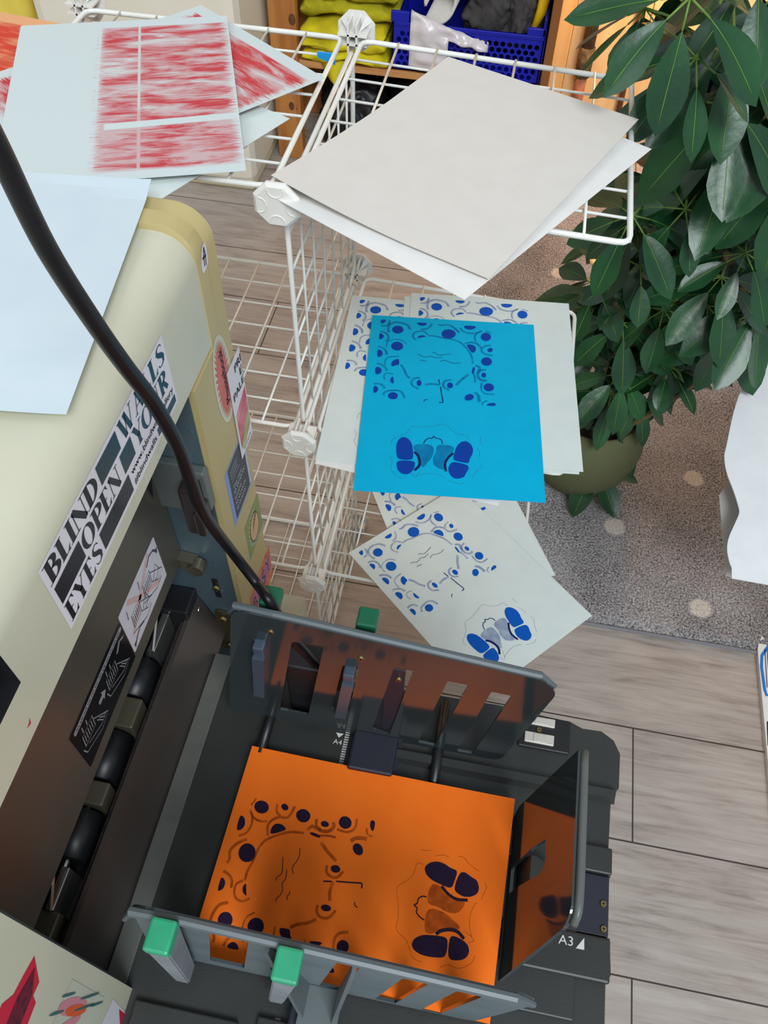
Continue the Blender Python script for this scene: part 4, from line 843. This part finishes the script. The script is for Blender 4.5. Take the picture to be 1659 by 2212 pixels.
for s in stems:
    q = smoothpath([Vector(p) for p in s], 8); sp += [(p, i/len(q)) for i, p in enumerate(q)]
    bm = bmesh.new(); tube(bm, q, [.009-.006*i/len(q) for i in range(len(q))], 8); part('stem', bm, M_stem, plant, True)
def leaf_mat():
    m = mat('glossy_leaf', (34, 84, 44), .32, c2=(14, 50, 28), scale=9, spec=.5, bump=.15, bscale=60, lo=.32, hi=.7)
    return m
bmL = bmesh.new(); bmP = bmesh.new()
def leaflet(bm, base, d, up, L, W, droop):
    """one oval leaflet with a folded midrib; d direction, up its face normal"""
    d = d.normalized(); side = d.cross(up).normalized(); up = side.cross(d).normalized(); rows = []; rib = []
    n = 7; p = Vector(base); dirv = d.copy()
    twist = random.uniform(-.25, .25)
    for i in range(n+1):
        t = i/n; w_ = W*.5*(math.sin(math.pi*min(1, t*.94+.03)**1.05)**.75)*(.72+.5*t if t < .6 else 1.02-(t-.6)*.35)
        if i == n: w_ = 0
        s2 = (side*math.cos(twist*t)+up*math.sin(twist*t))
        mid = p - up*(.10*w_)
        if i in (0, n): rows.append([bm.verts.new(p)])
        else: rows.append([bm.verts.new(p+s2*w_+up*.10*w_), bm.verts.new(p+s2*w_*.5+up*.02*w_), bm.verts.new(mid), bm.verts.new(p-s2*w_*.5+up*.02*w_), bm.verts.new(p-s2*w_+up*.10*w_)])
        dirv = (dirv+Vector((0, 0, -droop))).normalized(); rib.append(p-up*(.10*w_)+up*.0004); p = p+dirv*(L/n)
    tube(bmP, rib[:-1], .00055, 4)
    for a, b in zip(rows, rows[1:]):
        for k in range(4):
            if len(a) == 1: bm.faces.new((a[0], b[k+1], b[k]))
            elif len(b) == 1: bm.faces.new((a[k], a[k+1], b[0]))
            else: bm.faces.new((a[k], a[k+1], b[k+1], b[k]))
for hx, hy, hz in HUBS:
    hub = Vector((hx, hy, hz))
    # stalk from the nearest lower stem point
    best = min(sp, key=lambda q: (q[0]-hub).length+(.3 if q[0].z > hub.z-.02 else 0))[0]
    out_ = Vector((hub.x-best.x, hub.y-best.y, 0)); out_ = out_ if out_.length > .01 else Vector((random.uniform(-1, 1), -1, 0)); out_.normalize()
    midp = (best+hub)/2+Vector((0, 0, .015)); tube(bmP, smoothpath([best, midp, hub], 4), .0022, 6)
    ax = (Vector((0, 0, 1))+out_*.45+Vector((random.uniform(-.3, .3), random.uniform(-.5, .1), 0))).normalized()
    e1 = ax.orthogonal().normalized(); e2 = ax.cross(e1); k = random.choice((6, 7, 7, 8)); L0 = random.uniform(.082, .125)*(1.12 if hz > .95 else 1.0); ph = random.uniform(0, 6)
    for i in range(k):
        a = ph+2*math.pi*i/k+random.uniform(-.15, .15); rd = e1*math.cos(a)+e2*math.sin(a)
        dr = (rd-ax*random.uniform(.25, .75)).normalized(); st = hub+dr*.030
        tube(bmP, [hub, st], .0013, 5); L = L0*random.uniform(.75, 1.1)
        leaflet(bmL, st, dr, ax, L, L*random.uniform(.40, .50), random.uniform(.03, .10))
fo_ = part('foliage', bmL, leaf_mat(), plant, True, kind='stuff')
part('leaf_stalks', bmP, M_pet, plant, True, kind='stuff')
# ================================================================ BACK OF THE ROOM
M_pine = mat('knotty_pine', (196, 132, 66), .55, c2=(172, 106, 50), scale=4, stretch=(9, 9, .8), detail=6)
M_pineh = mat('pine_shelf_board', (206, 150, 92), .55, c2=(186, 126, 70), scale=4, stretch=(.8, 9, 9))
shelf = thing('shelving_unit', 'knotty pine shelving unit against the back wall behind the rack', 'shelf', (-.14, 2.05, 0))
M_knot = mat('dark_knot', (120, 74, 42), .6, c2=(84, 50, 30), scale=60)
def post(x0, x1, y0, y1, knots):
    bm = bmesh.new(); box(bm, x0, x1, y0, y1, 0, 1.5, .004)
    for kx, kz, r in knots: polyface(bm, [Vector((kx+r*math.cos(t)*.8, y0-.0008, kz+r*math.sin(t)*1.2)) for t in [2*math.pi*i/16 for i in range(16)]], 1)
    part('post', bm, [M_pine, M_knot], shelf)
post(-.592, -.505, 1.885, 1.925, [(-.535, .185, .012), (-.515, .455, .014), (-.52, .33, .003), (-.57, .42, .003), (-.56, .02, .003), (-.518, .178, .003)])
post(-.592, -.505, 2.2, 2.24, [])
post(.272, .284, 1.885, 2.24, [])
bm = bmesh.new(); box(bm, .262, .288, 1.86, 2.27, 0, 1.5, .003)
part('side_board', bm, [mat('swirled_pine', (138, 86, 42), .5, c2=(96, 56, 27), scale=2.4, stretch=(5, 5, 1.0), detail=7)], shelf)
for z in (.330, 1.0):
    bm = bmesh.new(); box(bm, -.60, .262, 1.90, 2.24, z-.022, z, .003); part('shelf_board', bm, M_pineh, shelf)
# folded yellow cloths
from mathutils import noise as _nz
def cloth(label, x0, x1, y0, y1, z0, z1, layers, c):
    bm = bmesh.new(); ny = 26; nx = 40
    # folded layers: each a rounded loop, stacked, with lumpy edges
    h = (z1-z0)/layers
    for k in range(layers):
        g = {}; ph = random.uniform(0, 9); zc = z0+h*(k+.5); nn = 28
        for i in range(nx+1):
            x = x0+(x1-x0)*i/nx
            for j in range(nn):
                t = 2*math.pi*j/nn; ex = math.copysign(abs(math.cos(t))**.5, math.cos(t)); ez = math.copysign(abs(math.sin(t))**.8, math.sin(t))
                e = min(1, min(i, nx-i)/2.0+.55)
                yy = (y0+y1)/2+(y1-y0)/2*ex*(1+.02*math.sin(x*60+ph)); zz = zc+h*.56*ez*e*(1+.16*math.sin(x*38+ph+ex*2))+.005*math.sin(x*23+ph*2)
                q_ = Vector((x*16, yy*9, zz*30+ph)); w1 = _nz.noise(q_); w2 = _nz.noise(q_*2.3)
                g[i, j] = bm.verts.new((x+.012*w2+.004*math.sin(zz*130+ph), yy-.014*abs(w1)-.006*w2, zz+.010*w1+.006*w2))
        for i in range(nx):
            for j in range(nn): bm.faces.new((g[i, j], g[i+1, j], g[i+1, (j+1) % nn], g[i, (j+1) % nn]))
        bm.faces.new([g[0, j] for j in range(nn)][::-1]); bm.faces.new([g[nx, j] for j in range(nn)])
    bmesh.ops.recalc_face_normals(bm, faces=bm.faces[:])
    o = link('folded_cloth', bm, mat('yellow_cotton', c, .85, c2=tuple(v*.86 for v in c), scale=14, bump=.4, bscale=25), None, True, label=label, category='cloth', group='yellow cloths on the pine shelf')
cloth('bright yellow folded cloth lying on the pine shelf board', -.49, -.225, 1.885, 2.12, .336, .44, 3, (222, 206, 14))
cloth('darker yellow folded cloth, upper one of the pile on the pine shelf', -.50, -.20, 1.93, 2.18, .448, .60, 3, (188, 178, 14))
bm = bmesh.new(); v = []
for i in range(9):
    t = i/8; w_ = .045*(1-t)**.7+.004; v.append([bm.verts.new((-.385-w_, 1.893-.004*t, .345-.075*t)), bm.verts.new((-.385, 1.888-.006*t, .340-.080*t)), bm.verts.new((-.385+w_, 1.893-.004*t, .345-.075*t)), bm.verts.new((-.385, 1.897, .345-.07*t))])
for a, b in zip(v, v[1:]):
    for k in range(4): bm.faces.new((a[k], a[(k+1) % 4], b[(k+1) % 4], b[k]))
link('cloth_corner', bm, mat('yellow_corner', (224, 206, 24), .85), None, True, label='loose yellow cloth corner hanging over the pine shelf edge', category='cloth')
# blue crate with honeycomb sides
M_crate = mat('cobalt_plastic', (20, 34, 176), .35, c2=(16, 28, 160), scale=8)
crate = thing('plastic_crate', 'cobalt blue plastic crate with honeycomb sides on the pine shelf', 'crate', (.03, 2.04, .33))
cx0, cx1, cy0, cy1, cz0, cz1 = -.205, .258, 1.905, 2.20, .334, .475
def hexside(a0, a1, fn):
    holes = []; r = .0082; px_ = .0205; nz_ = 6
    na = int((a1-a0-.03)/px_)
    for i in range(na):
        for j in range(nz_):
            ca_ = a0+.02+px_*i+(px_/2 if j % 2 else 0); cb = cz0+.018+.0178*j
            if ca_ > a1-.014: continue
            holes.append([(ca_+r*math.cos(math.radians(60*k+30)), cb+r*math.sin(math.radians(60*k+30))) for k in range(6)])
    bm = bmesh.new(); plate(bm, [(a0, cz0), (a1, cz0), (a1, cz1), (a0, cz1)], holes, fn, .003); return bm
part('side_wall', hexside(cx0, cx1, lambda a, b, s: Vector((a+(b-cz0)*.0, cy0+s, b))), M_crate, crate)
part('side_wall', hexside(cy0, cy1, lambda a, b, s: Vector((cx0+s, a, b))), M_crate, crate); part('side_wall', hexside(cy0, cy1, lambda a, b, s: Vector((cx1-s-.004, a, b))), M_crate, crate)
bm = bmesh.new(); box(bm, cx0, cx1-.004, cy0, cy1, cz0, cz0+.003); box(bm, cx0, cx1-.004, cy1-.003, cy1, cz0, cz1); part('tub', bm, M_crate, crate)
bm = bmesh.new(); box(bm, cx0-.004, cx1-.002, cy0-.004, cy0+.006, cz1-.012, cz1, .002); box(bm, cx0-.004, cx0+.006, cy0-.004, cy1, cz1-.012, cz1, .002); box(bm, cx0-.006, cx0+.05, cy0-.006, cy0+.004, cz1, cz1+.03, .003); box(bm, .20, .257, cy0-.006, cy0+.004, cz1, cz1+.022, .003); box(bm, cx1-.012, cx1-.003, cy0-.006, cy1, cz1-.012, cz1+.05, .002)
part('rim', bm, M_crate, crate)
def lump(name, label, cat, loc, sc, m, seed, amp=.18, freq=4, group=None, z_min=None):
    from mathutils import noise
    bm = bmesh.new(); bmesh.ops.create_icosphere(bm, subdivisions=5, radius=1)
    for v in bm.verts:
        d = v.co.normalized(); nn = noise.noise(d*freq*.5+Vector((seed, 0, 0)))+.6*abs(noise.noise(d*freq+Vector((0, seed, 0))))-.35*abs(noise.noise(d*freq*2.1+Vector((0, 0, seed))))
        v.co = Vector((d.x*sc[0], d.y*sc[1], d.z*sc[2]))*(1+amp*nn)
        if z_min is not None and v.co.z < z_min: v.co.z = z_min
    o = link(name, bm, m, None, True, label=label, category=cat); o.location = loc
    if group: o['group'] = group
    return o
M_gcl = mat('charcoal_fabric', (74, 70, 70), .9, c2=(58, 54, 54), scale=20, bump=.5, bscale=30)
lump('fabric_bundle', 'left charcoal fabric bundle stuffed in the blue crate', 'fabric', (.075, 2.04, .50), (.085, .085, .085), M_gcl, 3.1, .5, 3, 'fabric in the crate')
lump('fabric_bundle', 'right charcoal fabric bundle beside the yellow bag in the crate', 'fabric', (.178, 2.03, .485), (.062, .09, .085), M_gcl, 8.4, .5, 3, 'fabric in the crate')
lump('fabric_bundle', 'charcoal fabric bundle at the back of the crate', 'fabric', (.03, 2.12, .55), (.12, .06, .07), M_gcl, 5.7, .5, 3, 'fabric in the crate')
# white foam roll and a bag of white parts
bm = bmesh.new(); pts = []
for i in range(30):
    t = i/29; a = math.radians(200-330*t); r = .045+.012*t; pts.append((-.075+r*math.cos(a), r*math.sin(a)))
A = [[bm.verts.new((x_, 1.955+z_*.8, .46+y_+.06)), bm.verts.new((x_+.03, 2.14+z_*.5, .50+y_+.06))] for x_, z_ in pts for y_ in (z_*.9,)]
for a, b in zip(A, A[1:]): bm.faces.new((a[0], b[0], b[1], a[1]))
o = link('foam_roll', bm, mat('white_foam', (214, 208, 200), .9, scale=60, bump=.4), None, True, label='curled white foam sheet standing in the blue crate', category='foam'); md = o.modifiers.new('s', 'SOLIDIFY'); md.thickness = .008
bm = bmesh.new(); 
from mathutils import noise as _n
bagp = {}
for i in range(25):
    for j in range(17):
        u, v_ = i/24, j/16; p = Vector((-.150+.24*u, 1.893-.012*math.sin(math.pi*u)+.06*max(0, v_-.75), .345+.165*v_-.07*u*v_)); p.y -= .012*_n.noise(Vector((u*7, v_*7, 1))); p.z += .006*_n.noise(Vector((u*9, v_*5, 3)))
        bagp[i, j] = bm.verts.new(p)
for i in range(24):
    for j in range(16):
        if i > 11 and j < 12: continue
        bm.faces.new((bagp[i, j], bagp[i+1, j], bagp[i+1, j+1], bagp[i, j+1]))
o = link('plastic_bag', bm, mat('milky_film', (222, 214, 214), .25, c2=(206, 198, 200), scale=12, bump=.5, bscale=18), None, True, label='crinkled milky plastic bag drooping over the crate front', category='bag'); md = o.modifiers.new('s', 'SOLIDIFY'); md.thickness = .004
bm = bmesh.new(); tube(bm, [(.215, 1.955, .47), (.232, 1.960, .52), (.240, 1.99, .60), (.238, 2.02, .68)], [.010, .016, .018, .016], 10)
link('yellow_bag', bm, mat('glossy_yellow_film', (236, 190, 20), .2, bump=.3, scale=20), None, True, label='glossy yellow bag edge at the right end of the blue crate', category='bag')
# dark goods under the pine shelf
M_bb = mat('black_bag', (26, 26, 30), .45, c2=(14, 14, 18), scale=10, bump=.6, bscale=16)
lump('black_bag', 'black bag under the pine shelf beside the left post', 'bag', (-.36, 2.06, .12), (.12, .12, .13), M_bb, 1.3, .3, 3, 'black bags under the shelf', -.118)
lump('black_bag', 'black bag in the middle under the pine shelf with shiny creases', 'bag', (-.12, 2.07, .13), (.13, .13, .14), M_bb, 2.9, .3, 3, 'black bags under the shelf', -.128)
lump('black_bag', 'black bag under the pine shelf at its right end', 'bag', (.12, 2.07, .12), (.10, .12, .13), M_bb, 6.2, .3, 3, 'black bags under the shelf', -.118)
bm = bmesh.new(); box(bm, -.60, .262, 2.245, 2.26, 0, 1.0); part('back_panel', bm, mat('dark_back_panel', (40, 38, 40), .8), shelf)
# white appliance / cabinet at the left
cab = thing('cabinet', 'cream white rounded cabinet standing at the back left of the rack', 'cabinet', (-.9, 1.85, 0))
bm = bmesh.new(); box(bm, -1.24, -.612, 1.655, 2.15, .012, .95, .035)
part('body', bm, mat('cream_cabinet_plastic', (240, 233, 216), .45, c2=(234, 226, 206), scale=5), cab)
bm = bmesh.new(); box(bm, -1.23, -.618, 1.660, 2.14, 0, .03, .01); part('plinth', bm, mat('aged_plinth', (216, 206, 168), .5), cab)
bm = bmesh.new(); box(bm, -1.20, -.640, 1.649, 1.657, .10, .40, .003); part('front_panel', bm, mat('white_front', (236, 234, 230), .45), cab)
lump('yellow_bundle', 'yellow cloth bundle behind the cream cabinet in the top left corner', 'cloth', (-1.45, 1.9, .42), (.15, .15, .42), mat('yellow_bundle_fabric', (236, 214, 90), .8), 4.4, .2, 3, None, -.42)
# pipe and cane against the wall
pipe = thing('wrapped_pipe', 'speckled wrapped pipe rising up the pine wall', 'pipe', (.405, 2.255, 0))
bm = bmesh.new(); tube(bm, [(.405, 2.255, .0), (.405, 2.255, .30)], .019, 14); part('bare_pipe', bm, mat('stained_copper', (184, 120, 84), .5, c2=(150, 96, 80), scale=30), pipe, True)
bm = bmesh.new(); tube(bm, [(.405, 2.255, .215), (.405, 2.255, .31)], .0265, 14); tube(bm, [(.405, 2.255, .30), (.405, 2.255, 1.6)], .021, 14); part('wrapping', bm, mat('speckled_wrap', (120, 100, 66), .8, c2=(70, 56, 38), scale=60, bump=.8), pipe, True)
bm = bmesh.new(); tube(bm, [(.56, 2.262, .02), (.548, 2.262, .5), (.54, 2.262, 1.5)], .010, 10)
link('brown_cane', bm, mat('brown_cane', (110, 70, 46), .5), None, True, label='thin brown pole standing against the pine wall beside the pipe', category='pole')
# clutter on the floor by the wall
bm = bmesh.new(); c = onz(1275, 470, .02); box(bm, .30, .62, 2.00, 2.08, .012, .035, .008)
link('floor_tray', bm, M_black, None, label='low black tray on the floor by the back wall', category='tray')
bm = bmesh.new(); tube(bm, [(.34+.07*math.cos(t)*(1+.1*math.sin(3*t)), 1.93+.06*math.sin(t), .017+.006*math.sin(2*t)) for t in [i/30*2*math.pi*1.7 for i in range(31)]], .0028, 6)
link('white_cord', bm, mat('cream_cord', (226, 206, 176), .5), None, True, label='looped cream cord on the rug in front of the low black tray', category='cord')
bm = bmesh.new(); box(bm, .66, .95, 2.10, 2.16, .0, .04, .006); box(bm, .72, .76, 2.095, 2.10, .012, .03, .001, 1)
link('power_strip', bm, [mat('cream_strip', (226, 210, 180), .5), mat('red_switch', (220, 60, 30), .4)], None, label='cream power strip with a red switch at the foot of the wall', category='power strip')
# ================================================================ RIGHT SIDE
tb = thing('side_table', 'low side table at the right edge holding the wavy paper', 'table', (1.1, .32, 0))
bm = bmesh.new(); box(bm, 1.0, 1.42, .08, .60, .47, .4935, .003); part('table_top', bm, mat('table_white', (224, 222, 216), .5), tb)
for x in (1.02, 1.37):
    for y in (.11, .57): bm = bmesh.new(); box(bm, x, x+.03, y-.015, y+.015, 0, .47, .002); part('leg', bm, mat('table_leg_white', (214, 212, 206), .5), tb)
edge = [(1659, 752), (1630, 790), (1603, 838), (1585, 890), (1570, 960), (1565, 985), (1570, 1020), (1585, 1060), (1595, 1092), (1597, 1108), (1588, 1130), (1575, 1160), (1571, 1185), (1575, 1210), (1581, 1226), (1581, 1248), (1659, 1262)]
ep = smoothpath([onz(u, v, .50) for u, v in edge[:15]], 4)+[onz(*edge[15], .5), onz(*edge[16], .5), Vector((1.40, .06, .5)), Vector((1.40, .62, .5))]
bm = bmesh.new(); plate(bm, [(p.x, p.y) for p in ep], [], lambda a, b, s: Vector((a, b, .4975+s-.10*max(0, .72-a)**1.0*0)), .0022)
link('wavy_paper', bm, mat('white_card', (236, 238, 240), .6, scale=20), None, label='large white card with a wavy cut edge at the right of the photo', category='card')
lo = [onz(1583, 1030, .46), onz(1553, 1070, .46), onz(1560, 1150, .46), onz(1568, 1242, .46), onz(1590, 1250, .46)]
bm = bmesh.new(); plate(bm, [(p.x, p.y) for p in lo]+[(1.3, .07), (1.3, .30)], [], lambda a, b, s: Vector((a, b, .4946+s-(.036 if a < .9 else 0))), .0022)
link('card_under', bm, mat('grey_card', (206, 200, 194), .7), None, label='grey-white card peeking out under the wavy white card', category='card')
# white pack with blue printed frame
pk = thing('printed_pack', 'white pack with a blue rounded frame lying on the floor at the right edge', 'package', (1.05, .08, 0))
zt = .012; a_, b_, c_, d_ = onz(1659, 1368, zt), onz(1637, 1405, zt), onz(1659, 1700, zt), None
bm = bmesh.new(); pl = rounded([(b_.x+.0, b_.y+.012), (c_.x+.004, c_.y-.10), (c_.x+.22, c_.y-.13), (b_.x+.25, b_.y+.02), (a_.x, a_.y+.02)], .015, 4)
plate(bm, pl, [], lambda a, b, s: Vector((a, b, .0+s)), zt); part('wrap', bm, M_white, pk)
M_bf = mat('blue_print', (20, 120, 210), .5)
bm = bmesh.new(); q = [onz(1668, 1384, zt+.0006), onz(1646, 1416, zt+.0006), onz(1645, 1440, zt+.0006), onz(1652, 1490, zt+.0006), onz(1656, 1502, zt+.0006), onz(1664, 1500, zt+.0006)]
ribbon(bm, [(p.x, p.y) for p in q], .006, lambda a, b: Vector((a, b, zt+.0006)), 0)
for px in (1654, 1659): ribbon(bm, [(onz(px-2, 1402, zt).x, onz(px-2, 1402, zt).y), (onz(px+3, 1485, zt).x, onz(px+3, 1485, zt).y)], .0016, lambda a, b: Vector((a, b, zt+.0006)), 1)
q = [onz(1656, 1560, zt), onz(1668, 1550, zt), onz(1668, 1620, zt), onz(1658, 1610, zt)]; polyface(bm, [Vector((p.x, p.y, zt+.0006)) for p in q], 1)
part('print', bm, [M_bf, mat('navy_print', (30, 36, 70), .5)], pk)
